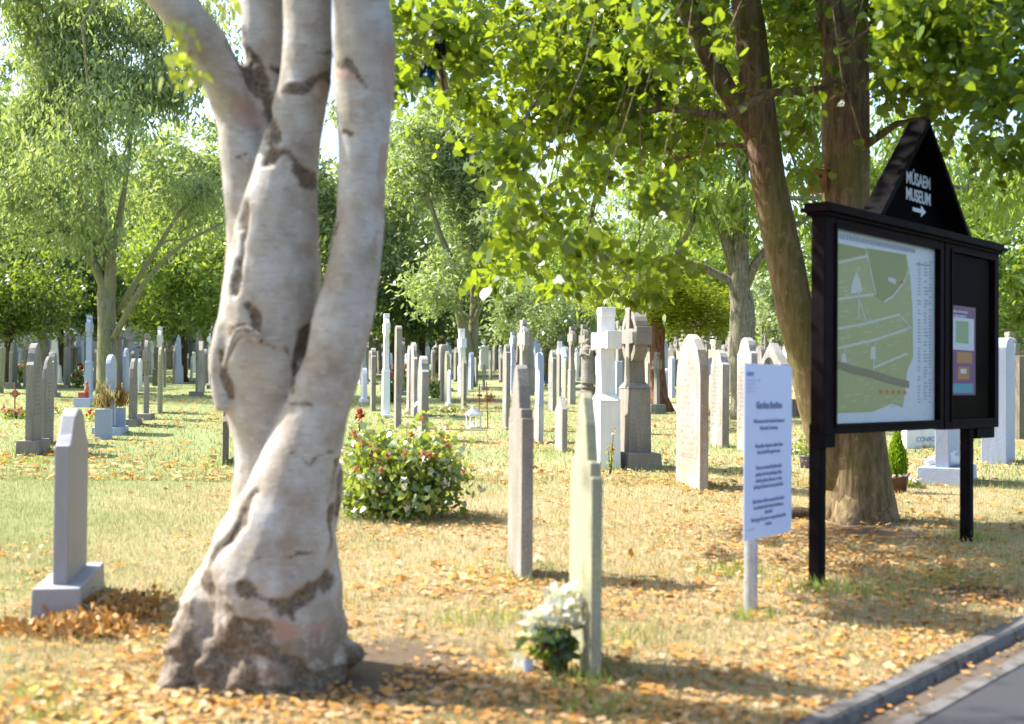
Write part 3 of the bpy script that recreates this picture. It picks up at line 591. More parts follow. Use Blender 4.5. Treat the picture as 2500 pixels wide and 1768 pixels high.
cu_ = crown_points([(0.3, 0, 7.6 - lz, 3.6, 3.2, 1.4), (2.6, -.6, 6.4 - lz, 2.6, 2.8, 1.2), (-2.2, -.2, 7.0 - lz, 1.6, 2.4, .8)], 160, .5, .08, .6, 88); mbu, sgu = grow([[((p - LB).to_tuple(), r__) for p, r__ in rA[-4:]]], cu_, .006, seed=8)
mbu.build('shade_crown_branches', M['bark_lime'], tree, smooth=True); leaves('shade_crown', leaf_pts(cu_, sgu, 26000, .34, .8, 12), .085, .078, 'heart', L['lime'], tree)  # dense foliage out of view, added to shade the leaves below

# bird box on the lime trunk
q = P(1832 * kk, 404 * kk, LY - 0.1); bb = thing('bird_box', 'small orange brown wooden bird box fixed to the left of the lime trunk', 'bird box', (q.x, q.y, q.z), R(20))
mb = MB(); mb.box(-0.07, 0.07, -0.06, 0.06, -0.12, 0.10); mb.build('box_body', M['box'], bb, bevel=0.004)
mb = MB(); mb.add([(-0.085, -0.09, 0.10), (0.085, -0.09, 0.10), (0.085, 0.07, 0.135), (-0.085, 0.07, 0.135), (-0.085, -0.09, 0.115), (0.085, -0.09, 0.115), (0.085, 0.07, 0.15), (-0.085, 0.07, 0.15)], [(3, 2, 1, 0), (4, 5, 6, 7), (0, 1, 5, 4), (1, 2, 6, 5), (2, 3, 7, 6), (3, 0, 4, 7)]); mb.build('lid', M['box'], bb)
mb = MB(); mb.tube([(0, -0.063, 0.03), (0, -0.0655, 0.03)], 0.018, 12); mb.build('entrance_hole', M['hole_shade'], bb)  # flat dark disc, coloured as the shade inside the hole

# torn plastic caught in the leaves
q = P(1062, 150, LY - 2.2); s = (LY - 2.2) / F_; bag = thing('torn_plastic_bag', 'torn blue and white plastic bag caught among the lime leaves right of the birch', 'plastic bag', q)
def rag(name, pts, mat, dep=0.02):
    bm = bmesh.new(); n_ = 9; g = []
    for i_ in range(n_):
        f = i_ / (n_ - 1); a = (1 - f); row = []
        for j in range(6):
            h = j / 5; x0 = pts[0][0] * a + pts[3][0] * f; x1 = pts[1][0] * a + pts[2][0] * f; y0 = pts[0][1] * a + pts[3][1] * f; y1 = pts[1][1] * a + pts[2][1] * f
            row.append(bm.verts.new(((x0 + (x1 - x0) * h - 1062) * s, dep + 0.03 * math.sin(h * 9 + f * 5) + 0.02 * math.sin(f * 14), -(y0 + (y1 - y0) * h - 150) * s)))
        g.append(row)
    for i_ in range(n_ - 1):
        for j in range(5): bm.faces.new((g[i_][j], g[i_][j + 1], g[i_ + 1][j + 1], g[i_ + 1][j]))
    me_ = bpy.data.meshes.new(name); bm.to_mesh(me_); bm.free(); me_.materials.append(mat); o_ = link(bpy.data.objects.new(name, me_), bag); o_.modifiers.new('t', 'SOLIDIFY').thickness = 0.003
rag('dark_sheet', [(1058, 30), (1092, 45), (1085, 130), (1050, 120)], M['bag_dark'], 0.05); rag('white_sheet', [(1045, 60), (1085, 70), (1078, 105), (1046, 98)], M['bag_white']); rag('dark_fold', [(1040, 110), (1070, 105), (1060, 200), (1022, 190)], M['bag_dark'])
rag('blue_sheet', [(1030, 170), (1060, 175), (1062, 218), (1038, 212)], M['bag_blue'], -0.02); rag('tan_sheet', [(1055, 130), (1075, 120), (1095, 215), (1080, 220)], M['bag_tan'], 0.03)

# ------------------------------------------------------------------ middle distance trees
def base_at(px, py): return G(px, py)
# sweet chestnut behind the lime
b = base_at(1822, 1025); Yc = b.y
tp = [trace([(1672, 945, 74), (1668, 900, 58), (1665, 850, 52), (1663, 780, 54), (1665, 720, 58), (1664, 680, 52), (1656, 640, 46), (1660, 560, 38), (1662, 470, 34), (1664, 380, 30), (1660, 200, 24)], Yc),
      trace([(1658, 640, 36), (1625, 530, 24), (1585, 470, 18), (1520, 430, 12)], Yc), trace([(1664, 650, 30), (1700, 580, 20), (1760, 520, 16), (1840, 470, 10)], Yc)]
cx = lambda x, Yq: P(x * kk, 500, Yq).x
ell = [(cx(1330, Yc), Yc - 1, P(0, 480 * kk, Yc).z, 2.2, 2.5, 2.3), (cx(1500, Yc), Yc - 1, P(0, 300 * kk, Yc).z, 2.6, 3, 2.6), (cx(1750, Yc), Yc, P(0, 250 * kk, Yc).z, 3.0, 3.5, 2.8), (cx(2050, Yc), Yc, P(0, 330 * kk, Yc).z, 3.0, 3.0, 2.6), (cx(1600, Yc), Yc, P(0, 60 * kk, Yc).z, 4.2, 4, 2.5)]
make_tree('sweet_chestnut_tree', 'bright green sweet chestnut with a grey lichened trunk left of the white text sign', 'tree', b, tp, ell, (M['bark_grey'], L['chestnut']), 330, 30000, (0.20, 0.065, 'long'), 21, spread=0.36, shell=0.5, gap=0.25, gs=0.45, r_tip=0.008, mode='hang', zmin=P(0, 690 * kk, Yc).z, start=5, twig=0.3)
# big ash on the left
b = base_at(262, 962); Ya = b.y
tp = [trace([(243, 884, 58), (241, 860, 48), (240, 800, 44), (240, 720, 40), (238, 660, 42), (232, 640, 24), (205, 580, 18), (160, 520, 13), (90, 470, 9)], Ya),
      trace([(240, 690, 34), (246, 640, 30), (250, 560, 18), (270, 480, 14), (285, 380, 10), (300, 250, 7)], Ya), trace([(240, 660, 30), (236, 560, 20), (228, 440, 16), (215, 330, 12), (205, 180, 9)], Ya + 0.3),
      trace([(255, 760, 16), (285, 700, 14), (320, 640, 12), (360, 590, 10), (420, 540, 7), (500, 500, 5)], Ya - 0.3), trace([(262, 700, 16), (300, 640, 14), (350, 560, 10), (400, 480, 8), (470, 400, 5)], Ya + 0.2)]
m_ = Ya / F_ * kk
ell = [(cx(240, Ya), Ya, P(0, 330 * kk, Ya).z, 270 * m_, 4.2, 250 * m_), (cx(20, Ya), Ya - 1, P(0, 380 * kk, Ya).z, 190 * m_, 3.5, 220 * m_), (cx(30, Ya), Ya - 1, P(0, 80 * kk, Ya).z, 220 * m_, 3.5, 160 * m_), (cx(420, Ya), Ya, P(0, 450 * kk, Ya).z, 110 * m_, 3.5, 160 * m_), (cx(250, Ya), Ya, P(0, 60 * kk, Ya).z, 300 * m_, 4.5, 200 * m_)]
make_tree('ash_tree', 'tall feathery ash tree with a pale trunk left of the birch', 'tree', b, tp, ell, (M['bark_ash'], L['ash']), 420, 52000, (0.20, 0.058, 'long'), 31, spread=0.50, shell=0.5, gap=0.34, gs=0.33, r_tip=0.011, mode='hang', zmin=P(0, 640 * kk, Ya).z, start=6, twig=0.3)
# twin ash in the middle
b = base_at(1142, 945); Yb = b.y
tp = [trace([(1048, 868, 40), (1047, 830, 34), (1046, 790, 34), (1042, 755, 26), (1030, 700, 22), (1024, 640, 18), (1010, 580, 15), (985, 520, 12), (960, 440, 9), (940, 350, 7)], Yb),
      trace([(1056, 800, 30), (1062, 740, 24), (1064, 680, 20), (1060, 600, 16), (1060, 520, 14), (1058, 400, 10), (1050, 280, 7)], Yb + 0.4), trace([(1064, 720, 12), (1085, 670, 11), (1110, 620, 9), (1140, 570, 7), (1180, 500, 5)], Yb)]
m_ = Yb / F_ * kk
ell = [(cx(1000, Yb), Yb, P(0, 420 * kk, Yb).z, 150 * m_, 4, 200 * m_), (cx(960, Yb), Yb - 1, P(0, 620 * kk, Yb).z, 100 * m_, 3, 70 * m_), (cx(1090, Yb), Yb, P(0, 430 * kk, Yb).z, 90 * m_, 3.5, 180 * m_), (cx(1000, Yb), Yb, P(0, 250 * kk, Yb).z, 160 * m_, 4, 120 * m_)]
make_tree('ash_tree', 'airy ash tree with two spreading grey trunks right of the birch', 'tree', b, tp, ell, (M['bark_ash'], L['ash']), 300, 24000, (0.24, 0.07, 'long'), 41, spread=0.5, shell=0.5, gap=0.38, gs=0.3, r_tip=0.010, mode='droop', zmin=P(0, 700 * kk, Yb).z, start=6, twig=0.3)
# golden cypress with the red trunk
b = base_at(1612, 1005); Yg = b.y; m_ = Yg / F_ * kk
tp = [trace([(1482, 925, 64), (1478, 890, 40), (1474, 830, 34), (1473, 780, 34), (1475, 740, 34), (1476, 700, 28), (1476, 640, 16)], Yg)]
ell = [(cx(1380, Yg), Yg, P(0, 650 * kk, Yg).z, 90 * m_, 1.4, 40 * m_), (cx(1470, Yg), Yg, P(0, 650 * kk, Yg).z, 130 * m_, 1.8, 72 * m_), (cx(1560, Yg), Yg, P(0, 690 * kk, Yg).z, 90 * m_, 1.4, 62 * m_)]
make_tree('golden_cypress', 'flat topped golden green cypress with a reddish brown trunk behind the tall crosses', 'tree', b, tp, ell, (M['bark_red'], L['cypress']), 260, 26000, (0.10, 0.045, 'diamond'), 51, spread=0.17, shell=0.4, gap=0.05, r_tip=0.006, mode='flat', start=3, twig=0.1)

# prototypes for the trees of the background
def generic(label, seed, h, w, mats, leafs, nl, name='broadleaf_tree', trunk=0.28, nst=1, low=0.28, shape=None, nc=150, spread=0.6, gap=0.1):
    r_ = np.random.default_rng(seed); paths = []
    for s in range(nst):
        a = r_.uniform(0, 6.28); k = 0.0 if nst == 1 else 0.09 * h
        paths.append([(Vector((math.cos(a) * k * f * f + 0.05 * r_.normal(), math.sin(a) * k * f * f, h * f)), trunk * (1 - 0.75 * f) * (1.35 if f == 0 else 1)) for f in (0, 0.04, 0.12, 0.2, 0.3, 0.42, 0.55, 0.7)])
    ell = shape or [(0, 0, h * 0.62, w * 0.5, w * 0.5, h * 0.38), (w * 0.22, 0, h * 0.5, w * 0.34, w * 0.34, h * 0.24), (-w * 0.24, 0.1, h * 0.52, w * 0.34, w * 0.34, h * 0.24)]
    return make_tree(name, label, 'tree', (0, 0, 0), paths, ell, mats, nc, nl, leafs, seed, spread=spread, shell=0.42, gap=gap, gs=0.3, r_tip=0.013, zmin=h * low, start=3, sides=8)
PR = {
 'fresh': generic('x', 61, 11, 9, (M['bark_dark'], L['fresh']), (0.34, 0.15, 'diamond'), 15000),
 'dark': generic('x', 62, 10, 9.5, (M['bark_dark'], L['darkgreen']), (0.32, 0.16, 'diamond'), 15000, nst=2, low=0.22),
 'silver': generic('x', 63, 9, 8, (M['bark_grey'], L['silver']), (0.36, 0.12, 'diamond'), 13000, nst=2, low=0.18, gap=0.2),
 'ash': generic('x', 64, 15, 11, (M['bark_ash'], L['ash']), (0.38, 0.14, 'diamond'), 17000, nst=2, low=0.2, nc=190),
}
used = set()
def bgtree(kind, px, Yd, sc, rz, label, group='trees beyond the far graves'):
    p_ = P(px, 880, Yd); loc = (p_.x, Yd, gz(0, Yd))
    if kind not in used:
        used.add(kind); o_ = PR[kind]; o_.location = loc; o_.rotation_euler = (0, 0, rz); o_.scale = (sc,) * 3; o_['label'] = label; o_['group'] = group; return o_
    return copy_tree(PR[kind], loc, rz, sc, label, group)
BG = [('dark', 152, 62, 0.72, 0.3, 'dark leaved tree with two brown trunks left of the tall ash'), ('fresh', 448, 56, 0.66, 1.0, 'small bright tree with several dark stems just left of the birch'),
      ('dark', 20, 48, 0.6, 2.2, 'low dark tree whose branches hang over the left edge'), ('fresh', -60, 75, 1.25, 0.5, 'tall green tree at the far left edge'),
      ('ash', 860, 72, 1.05, 4.1, 'tall feathery tree close right of the birch top'), ('ash', 520, 70, 1.1, 5.2, 'tall feathery tree behind the left birch stem'), ('ash', -40, 62, 1.15, 0.9, 'tall feathery tree whose crown fills the upper left corner'), ('ash', 330, 92, 1.15, 0.7, 'tall feathery tree standing behind the left ash'), ('ash', 60, 100, 1.3, 2.7, 'feathery tree behind the grey wall on the left'),
      ('fresh', 560, 84, 1.15, 2.0, 'bright green tree far behind the birch stems'), ('fresh', 830, 88, 1.1, 3.1, 'bright tree seen between the right birch stem and the twin ash'),
      ('dark', 1030, 74, 0.72, 4.0, 'dark leaved tree behind the headstones right of the birch'), ('silver', 960, 80, 0.75, 1.2, 'grey green tree low behind the white cross right of the birch'),
      ('silver', 1330, 60, 0.62, 0.2, 'silvery shrub like tree left of the golden cypress'), ('fresh', 1210, 95, 1.0, 5.0, 'bright green tree in the gap right of the twin ash'),
      ('silver', 1250, 76, 0.8, 2.4, 'pale willow like tree between the twin ash and the cypress'), ('fresh', 1420, 100, 1.0, 0.9, 'green tree behind the silvery trees in the middle'),
      ('dark', 1330, 118, 0.95, 1.9, 'dark tree closing the middle of the far graves'), ('dark', 1600, 96, 0.9, 3.9, 'dark tree behind the golden cypress'), ('fresh', 1750, 80, 0.9, 2.9, 'green tree behind the chestnut trunk'),
      ('silver', 1960, 62, 0.7, 1.6, 'grey green tree between the lime trunks'), ('fresh', 2150, 58, 0.9, 4.4, 'green tree behind the notice board'), ('fresh', 2400, 44, 0.72, 0.1, 'bright tree above the right end of the notice board'), ('silver', 2480, 60, 0.8, 5.3, 'pale tree low at the right edge'),
      ('ash', 1120, 130, 1.4, 0.2, 'tall feathery tree far off behind the twin ash'), ('ash', 1650, 120, 1.35, 1.1, 'tall feathery tree far off behind the cypress'), ('ash', 2250, 95, 1.2, 2.0, 'tall feathery tree far off behind the notice board'), ('fresh', 240, 125, 1.3, 3.3, 'broad green tree far behind the stone lodge')]
for a in BG: bgtree(*a)

# ------------------------------------------------------------------ far lodge, wall and hall
lp = P(393, 880, 88); ld = thing('stone_lodge', 'grey stone lodge with a steep gabled porch far behind the left graves', 'building', (lp.x, 88, gz(0, 88)))
s = 88 / F_
zt = P(0, 778, 88).z - gz(0, 88); ze = P(0, 818, 88).z - gz(0, 88)
mb = MB(); mb.prism([(-0.68, 0), (0.68, 0), (0.68, ze), (0, zt), (-0.68, ze)], 0, 3.0); mb.build('porch', M['lodge'], ld)
mb = MB()
for sg in (-1, 1):
    mb.prism([(0, zt + 0.02), (0, zt + 0.14), (sg * 0.86, ze - 0.02), (sg * 0.82, ze - 0.12)][::sg], -0.25, 3.2)
mb.build('porch_roof', M['slate'], ld)
mb = MB(); pr = [(-0.34, 0.02), (0.34, 0.02), (0.34, ze - 1.2)] + [(0.34 * math.cos(a), ze - 1.2 + 0.75 * math.sin(a)) for a in np.linspace(0.3, math.pi - 0.3, 7)] + [(-0.34, ze - 1.2)]; mb.prism(pr, -0.05, 0.02); mb.build('archway', M['wframe'], ld)
mb = MB(); mb.box(-3.2, 6.6, 3.0, 9.0, 0, ze - 0.1); mb.build('wall', M['lodge'], ld)
mb = MB(); mb.prism([(-3.5, ze - 0.15), (6.9, ze - 0.15), (6.4, zt + 0.55), (-3.0, zt + 0.55)], 2.8, 9.2); mb.build('roof', M['slate'], ld)
for wx in (2.0, 5.0, -2.2):
    f = MB(); f.box(wx - 0.5, wx + 0.5, 2.92, 3.0, ze - 1.7, ze - 0.35); fo = f.build('window', M['wframe'], ld); g = MB()
    for a in range(3):
        for c_ in range(3): g.box(wx - 0.43 + a * 0.3, wx - 0.17 + a * 0.3, 2.89, 2.93, ze - 1.62 + c_ * 0.42, ze - 1.26 + c_ * 0.42)
    g.build('pane', M['window'], fo)
a0, a1 = P(-160, 880, 96), P(330, 880, 96); wl = MB(); zz = gz(0, 96); wl.box(a0.x, a1.x, 96, 96.6, zz - 0.3, P(0, 803, 96).z); o = wl.build('boundary_wall', M['wallst']); tag(o, 'long blue grey rubble wall behind the graves at the far left', 'wall')
q = P(905, 880, 125); hl = thing('low_hall', 'low pale blue hall with a glazed front far off right of the birch', 'building', (q.x, 125, gz(0, 125)))
zt = P(0, 815, 125).z - gz(0, 125)
mb = MB(); mb.box(-2.6, 3.2, 0, 5, 0, zt - 0.6); mb.build('wall', M['wallst'], hl); mb = MB(); mb.prism([(-2.9, zt - 0.6), (3.5, zt - 0.6), (2.6, zt + 0.6), (-1.8, zt + 0.6)], -0.3, 5.3); mb.build('roof', M['blue'], hl)
w = MB(); w.box(-2.3, 2.9, -0.06, 0.0, zt - 1.9, zt - 0.7); wo_ = w.build('window', M['wframe'], hl); g = MB()
for k in range(9): g.box(-2.2 + k * 0.56, -1.74 + k * 0.56, -0.09, -0.05, zt - 1.8, zt - 0.8)
g.build('pane', M['window'], wo_)

# ------------------------------------------------------------------ headstones
TD = Vector((-0.187, 0.982, 0))                   # the way the rows run: every wide face lies along it
def arc(cx, cz, r, a0, a1, n=8, rz=None): return [(cx + r * math.cos(a), cz + (rz or r) * math.sin(a)) for a in np.linspace(a0, a1, n)]
def profile(kind, W, H):
    h = W / 2; pi = math.pi
    if kind == 'round': return [(-h, 0), (h, 0)] + arc(0, H - h, h, 0, pi, 13)
    if kind == 'segment': return [(-h, 0), (h, 0), (h, H - W * 0.2)] + arc(0, H - W * 0.2, h, 0.12, pi - 0.12, 9, W * 0.2) + [(-h, H - W * 0.2)]
    if kind == 'gothic': return [(-h, 0), (h, 0), (h, H - W * 0.62), (h * 0.93, H - W * 0.42), (h * 0.72, H - W * 0.22), (h * 0.4, H - W * 0.07), (0, H), (-h * 0.4, H - W * 0.07), (-h * 0.72, H - W * 0.22), (-h * 0.93, H - W * 0.42), (-h, H - W * 0.62)]
    if kind == 'shoulder': return [(-h, 0), (h, 0), (h, H - W * 0.42), (h * 0.8, H - W * 0.36), (h * 0.74, H - W * 0.3)] + arc(0, H - W * 0.34, h * 0.72, 0.05, pi - 0.05, 9, W * 0.34) + [(-h * 0.74, H - W * 0.3), (-h * 0.8, H - W * 0.36), (-h, H - W * 0.42)]
    if kind == 'ogee': return [(-h, 0), (h, 0), (h, H - W * 0.26), (h * 0.86, H - W * 0.25), (h * 0.66, H - W * 0.18), (h * 0.42, H - W * 0.05), (h * 0.15, H), (-h * 0.15, H), (-h * 0.42, H - W * 0.05), (-h * 0.66, H - W * 0.18), (-h * 0.86, H - W * 0.25), (-h, H - W * 0.26)]
    if kind == 'spire': return [(-h, 0), (h, 0), (h, H - W * 0.75), (h * 0.86, H - W * 0.75), (h * 0.86, H - W * 0.62), (h * 0.6, H - W * 0.62), (h * 0.42, H - W * 0.3), (h * 0.16, H - W * 0.06), (0, H), (-h * 0.16, H - W * 0.06), (-h * 0.42, H - W * 0.3), (-h * 0.6, H - W * 0.62), (-h * 0.86, H - W * 0.62), (-h * 0.86, H - W * 0.75), (-h, H - W * 0.75)]
    if kind == 'gable': return [(-h, 0), (h, 0), (h, H - W * 0.38), (0, H), (-h, H - W * 0.38)]
    return [(-h, 0), (h, 0), (h, H - 0.03), (h - 0.03, H), (-h + 0.03, H), (-h, H - 0.03)]
def stone_parts(root, kind, W, T, H, mat, plinth=None, bev=0.008, pmat=None, nf=-1):
    """local x along the wide face, y through the thickness; nf = side of the inscription"""
    z0 = 0.0
    if plinth:
        pw, pt, ph = plinth; mb = MB(); mb.box(-W / 2 - pw, W / 2 + pw, -T / 2 - pt, T / 2 + pt, -0.08, ph, 0.012, 0.012); mb.build('plinth', pmat or mat, root, bevel=bev); z0 = ph
    if kind in ('celtic', 'latin'):
        hw = W / 2; tw = T / 2; sh = min(W * 0.21, 0.13); zc = H - W * 0.52          # centre of the head
        mb = MB(); bt = z0
        if H > 1.5 and not plinth or H > 2.1:
            bh = (H - z0) * 0.42; mb.box(-hw * 0.62, hw * 0.62, -tw * 1.45, tw * 1.45, z0 - 0.02, z0 + bh, 0.02, 0.01); mb.box(-hw * 0.62, hw * 0.62, -tw * 1.45, tw * 1.45, z0 + bh, z0 + bh + 0.09, hw * 0.62 - sh * 1.15, tw * 0.4); bt = z0 + bh + 0.088
            mb.build('block', mat, root, bevel=bev); mb = MB()
        a = sh * 0.8
        pts = [(-sh * 1.15, bt), (sh * 1.15, bt), (a, zc - hw * 0.62), (a * 0.9, zc - a * 1.0), (hw * 0.72, zc - a * 0.9), (hw * 0.74, zc - a * 1.15), (hw, zc - a * 1.15), (hw, zc + a * 1.15), (hw * 0.74, zc + a * 1.15), (hw * 0.72, zc + a * 0.9), (a * 0.9, zc + a),
               (a * 0.95, H - hw * 0.26), (a * 1.2, H - hw * 0.24), (a * 1.2, H), (-a * 1.2, H), (-a * 1.2, H - hw * 0.24), (-a * 0.95, H - hw * 0.26), (-a * 0.9, zc + a), (-hw * 0.72, zc + a * 0.9), (-hw * 0.74, zc + a * 1.15), (-hw, zc + a * 1.15), (-hw, zc - a * 1.15), (-hw * 0.74, zc - a * 1.15), (-hw * 0.72, zc - a * 0.9), (-a * 0.9, zc - a), (-a, zc - hw * 0.62)]
        mb.prism(pts, -tw, tw); mb.build('cross', mat, root, bevel=bev)
        if kind == 'celtic':
            ro, ri = hw * 0.80, hw * 0.58; k = 32; v = []; f = []
            for i_ in range(k):
                c_, s_ = math.cos(2 * math.pi * i_ / k), math.sin(2 * math.pi * i_ / k)
                v += [(ro * c_, -tw * 0.78, zc + ro * s_), (ro * c_, tw * 0.78, zc + ro * s_), (ri * c_, tw * 0.78, zc + ri * s_), (ri * c_, -tw * 0.78, zc + ri * s_)]
            for i_ in range(k):
                j = (i_ + 1) % k
                for e in range(4): f.append((i_ * 4 + e, i_ * 4 + (e + 1) % 4, j * 4 + (e + 1) % 4, j * 4 + e))
            mb = MB(); mb.add(v, f); mb.build('ring', mat, root)
        return
    if kind == 'obelisk':
        mb = MB(); b_ = W / 2; mb.box(-b_, b_, -b_, b_, z0 - 0.02, z0 + (H - z0) * 0.34, 0.02, 0.02); mb.box(-b_ * 0.85, b_ * 0.85, -b_ * 0.85, b_ * 0.85, z0 + (H - z0) * 0.34, z0 + (H - z0) * 0.38); mb.build('pedestal', mat, root, bevel=bev)
        mb = MB(); q_ = b_ * 0.62; z1 = z0 + (H - z0) * 0.38 - 0.003; mb.box(-q_, q_, -q_, q_, z1, H - q_ * 1.4, q_ * 0.35, q_ * 0.35); mb.box(-q_ * 0.65, q_ * 0.65, -q_ * 0.65, q_ * 0.65, H - q_ * 1.4, H, q_ * 0.6, q_ * 0.6); mb.build('shaft', mat, root, bevel=bev); return
    if kind == 'urn':
        mb = MB(); b_ = W / 2; z1 = H * 0.66; mb.box(-b_, b_, -b_ * .7, b_ * .7, z0 - 0.02, z1, 0.03, 0.03); mb.box(-b_ * 1.12, b_ * 1.12, -b_ * .85, b_ * .85, z1, z1 + 0.09, 0.02, 0.02); mb.box(-b_ * .7, b_ * .7, -b_ * .5, b_ * .5, z1 + 0.088, z1 + 0.2, b_ * .3, b_ * .2); mb.build('pedestal', mat, root, bevel=bev)
        mb = MB(); r_ = b_ * 0.6; mb.lathe([(r_ * .5, 0), (r_ * .3, r_ * .3), (r_, r_), (r_ * .9, r_ * 1.5), (r_ * .5, r_ * 1.8), (r_ * .62, r_ * 2), (0.01, r_ * 2.5)], (0, 0, z1 + 0.19)); mb.build('urn', mat, root, smooth=True); return
    mb = MB(); pr = [(x, z + (z0 if z > 0 else z0 - 0.06)) for x, z in profile(kind, W, H - z0)]; mb.prism(pr, -T / 2, T / 2); mb.build('slab', mat, root, bevel=bev)
    if kind in ('shoulder', 'gothic', 'round') and W > 0.45 and bev > 0.006:     # a raised margin round the inscription
        mb = MB(); inner = [(x * 0.8, z0 + 0.35 + (z - 0.0) * 0.80 * (H - z0 - 0.35) / (H - z0)) for x, z in profile(kind, W, H - z0)]; y_ = nf * (T / 2 + 0.004)
        mb.prism(inner if nf < 0 else inner, min(y_, nf * T / 2 * 0.98), max(y_, nf * T / 2 * 0.98)); mb.build('inscription_panel', carved(mat), root, bevel=0.003)

CARVED = {}
def carved(m):
    if m.name not in CARVED: CARVED[m.name] = stone(m.name, *STONES[m.name], carved=True) if m.name in STONES else m
    return CARVED[m.name]
ALL = []      # footprints taken, so that the far rows do not collide with the stones placed one by one
def hs(xl, xc, xr, top, base, kind, mat, label, plinth=None, yaw=0.0, W=None, T=None, cat='headstone', name=None, lean=0.0, group='headstones read one by one'):
    """xl, xc, xr: where the photo shows the left edge, the near corner and the right edge of the shaft"""
    td = Vector((TD.x, TD.y, 0)); td.rotate(Matrix.Rotation(yaw, 3, 'Z')); nd = Vector((td.y, -td.x, 0))       # nd points right
    g = G(xc, base - (plinth[3] if plinth and len(plinth) > 3 else 0)); wide_left = pxof(g + td * 0.5)[0] < pxof(g)[0]
    def solve(d, target, lo, hi):
        best, bl = 1e9, lo
        for k in range(60):
            L_ = lo + (hi - lo) * k / 59; e = abs(pxof(g + d * L_)[0] - target)
            if e < best: best, bl = e, L_
        return bl
    if wide_left: w = W or solve(td, xl, 0.38, 1.15); th = T or solve(nd, xr, 0.05, 0.45); c_ = g + td * (w / 2) + nd * (th / 2)
    else: w = W or solve(td, xr, 0.38, 1.15); th = T or solve(-nd, xl, 0.05, 0.45); c_ = g + td * (w / 2) - nd * (th / 2)
    if kind in ('celtic', 'latin') and not W: w = min(max(w, 0.62), 0.95)
    c_.z = gz(c_.x, c_.y); H = (EYE + (940 - top + 0.0087 * (xc - 1250)) * c_.y / F_) - c_.z
    nm = name or {'celtic': 'celtic_cross', 'latin': 'stone_cross', 'obelisk': 'obelisk', 'urn': 'urn_monument'}.get(kind, 'headstone')
    root = thing(nm, label, cat if nm == 'headstone' else {'celtic_cross': 'stone cross', 'stone_cross': 'stone cross', 'obelisk': 'obelisk', 'urn_monument': 'monument'}[nm], c_, math.atan2(td.y, td.x), group)
    root.rotation_euler[0] = lean
    stone_parts(root, kind, w, th, H, M[mat] if isinstance(mat, str) else mat, plinth[:3] if plinth else None, 0.008 if base > 985 else 0.005, nf=1 if wide_left else -1)
    if not wide_left: pass
    ALL.append((c_.x, c_.y, xl, xr, top, base)); return root, w, th, H

# near and middle stones, left of the birch
hs(131, 164, 228, 998, 1512, 'ogee', 'granite', 'smooth grey granite headstone at the left with leaves heaped against its plinth', (0.16, 0.10, 0.19), W=0.80, T=0.085)
hs(61, 78, 101, 838, 1112, 'shoulder', 'brown', 'tall brown headstone on a rough block, left of a pair at the left edge', (0.08, 0.12, 0.20))
hs(101, 107, 131, 870, 1090, 'gothic', 'brown', 'brown headstone with a white topped edge, the right of a pair at the left edge', None)
hs(21, 29, 42, 834, 950, 'shoulder', 'grey', 'grey fluted headstone on a pale block left of the rusty iron cross', (0.1, 0.12, 0.22))
hs(7, 10, 17, 834, 905, 'latin', 'white', 'white marble cross beyond the red flowers at the left edge')
hs(155, 162, 172, 846, 948, 'segment', 'grey', 'grey lichened headstone on a thin base between the dark tree and the pale celtic cross', (0.2, 0.12, 0.08))
hs(206, 218, 226, 770, 983, 'celtic', 'blue', 'tall pale blue granite celtic cross on a stepped block in front of the ash trunk', (0.1, 0.1, 0.1))
hs(256, 268, 283, 866, 1062, 'segment', 'blue', 'pale blue round topped headstone with two planters at its foot', (0.14, 0.22, 0.12))
hs(299, 306, 316, 850, 962, 'round', 'blue', 'pale round topped granite headstone right of the ash trunk', (0.08, 0.06, 0.1))
hs(313, 323, 335, 875, 1042, 'gothic', 'brown', 'brown headstone leaning back on a grey block right of the two planters', (0.08, 0.1, 0.13))
hs(335, 340, 347, 876, 956, 'segment', 'white', 'small white headstone peeping between two brown ones left of the birch')
hs(346, 357, 367, 815, 1026, 'celtic', 'brown', 'brown weathered celtic cross rising from a rough boulder left of the birch', (0.06, 0.1, 0.12))
hs(384, 390, 397, 848, 1010, 'gothic', 'green', 'narrow greenish headstone standing alone on the grass left of the birch')
hs(399, 402, 405, 851, 947, 'round', 'brown', 'thin brown headstone behind the narrow greenish one')
hs(421, 426, 431, 843, 938, 'gothic', 'brown', 'brown pointed headstone beside the pale spired cross left of the birch')
hs(431, 437, 441, 818, 938, 'obelisk', 'blue', 'pale blue obelisk in front of the small many stemmed tree', W=0.42)
hs(475, 480, 487, 812, 968, 'celtic', 'grey', 'grey celtic cross on a wide plain block close left of the birch', (0.18, 0.18, 0.14))
hs(464, 467, 473, 870, 930, 'gothic', 'white', 'small white pointed headstone left of the grey celtic cross near the birch')
hs(512, 516, 524, 787, 950, 'celtic', 'dark', 'dark celtic cross just left of the birch stem', (0.12, 0.12, 0.12))
hs(546, 552, 566, 940, 1140, 'shoulder', 'dark', 'dark headstone half hidden behind the birch trunk')
hs(285, 289, 296, 820, 955, 'flat', 'dark', 'tall dark flat topped headstone right behind the ash trunk')
hs(444, 449, 457, 855, 932, 'gable', 'brown', 'brown gabled headstone under the small many stemmed tree')
hs(236, 240, 246, 872, 950, 'urn', 'grey', 'small grey urn monument just left of the ash trunk', W=0.5)
hs(177, 181, 186, 852, 920, 'flat', 'dark', 'dark flat topped headstone behind the red flowered bush')
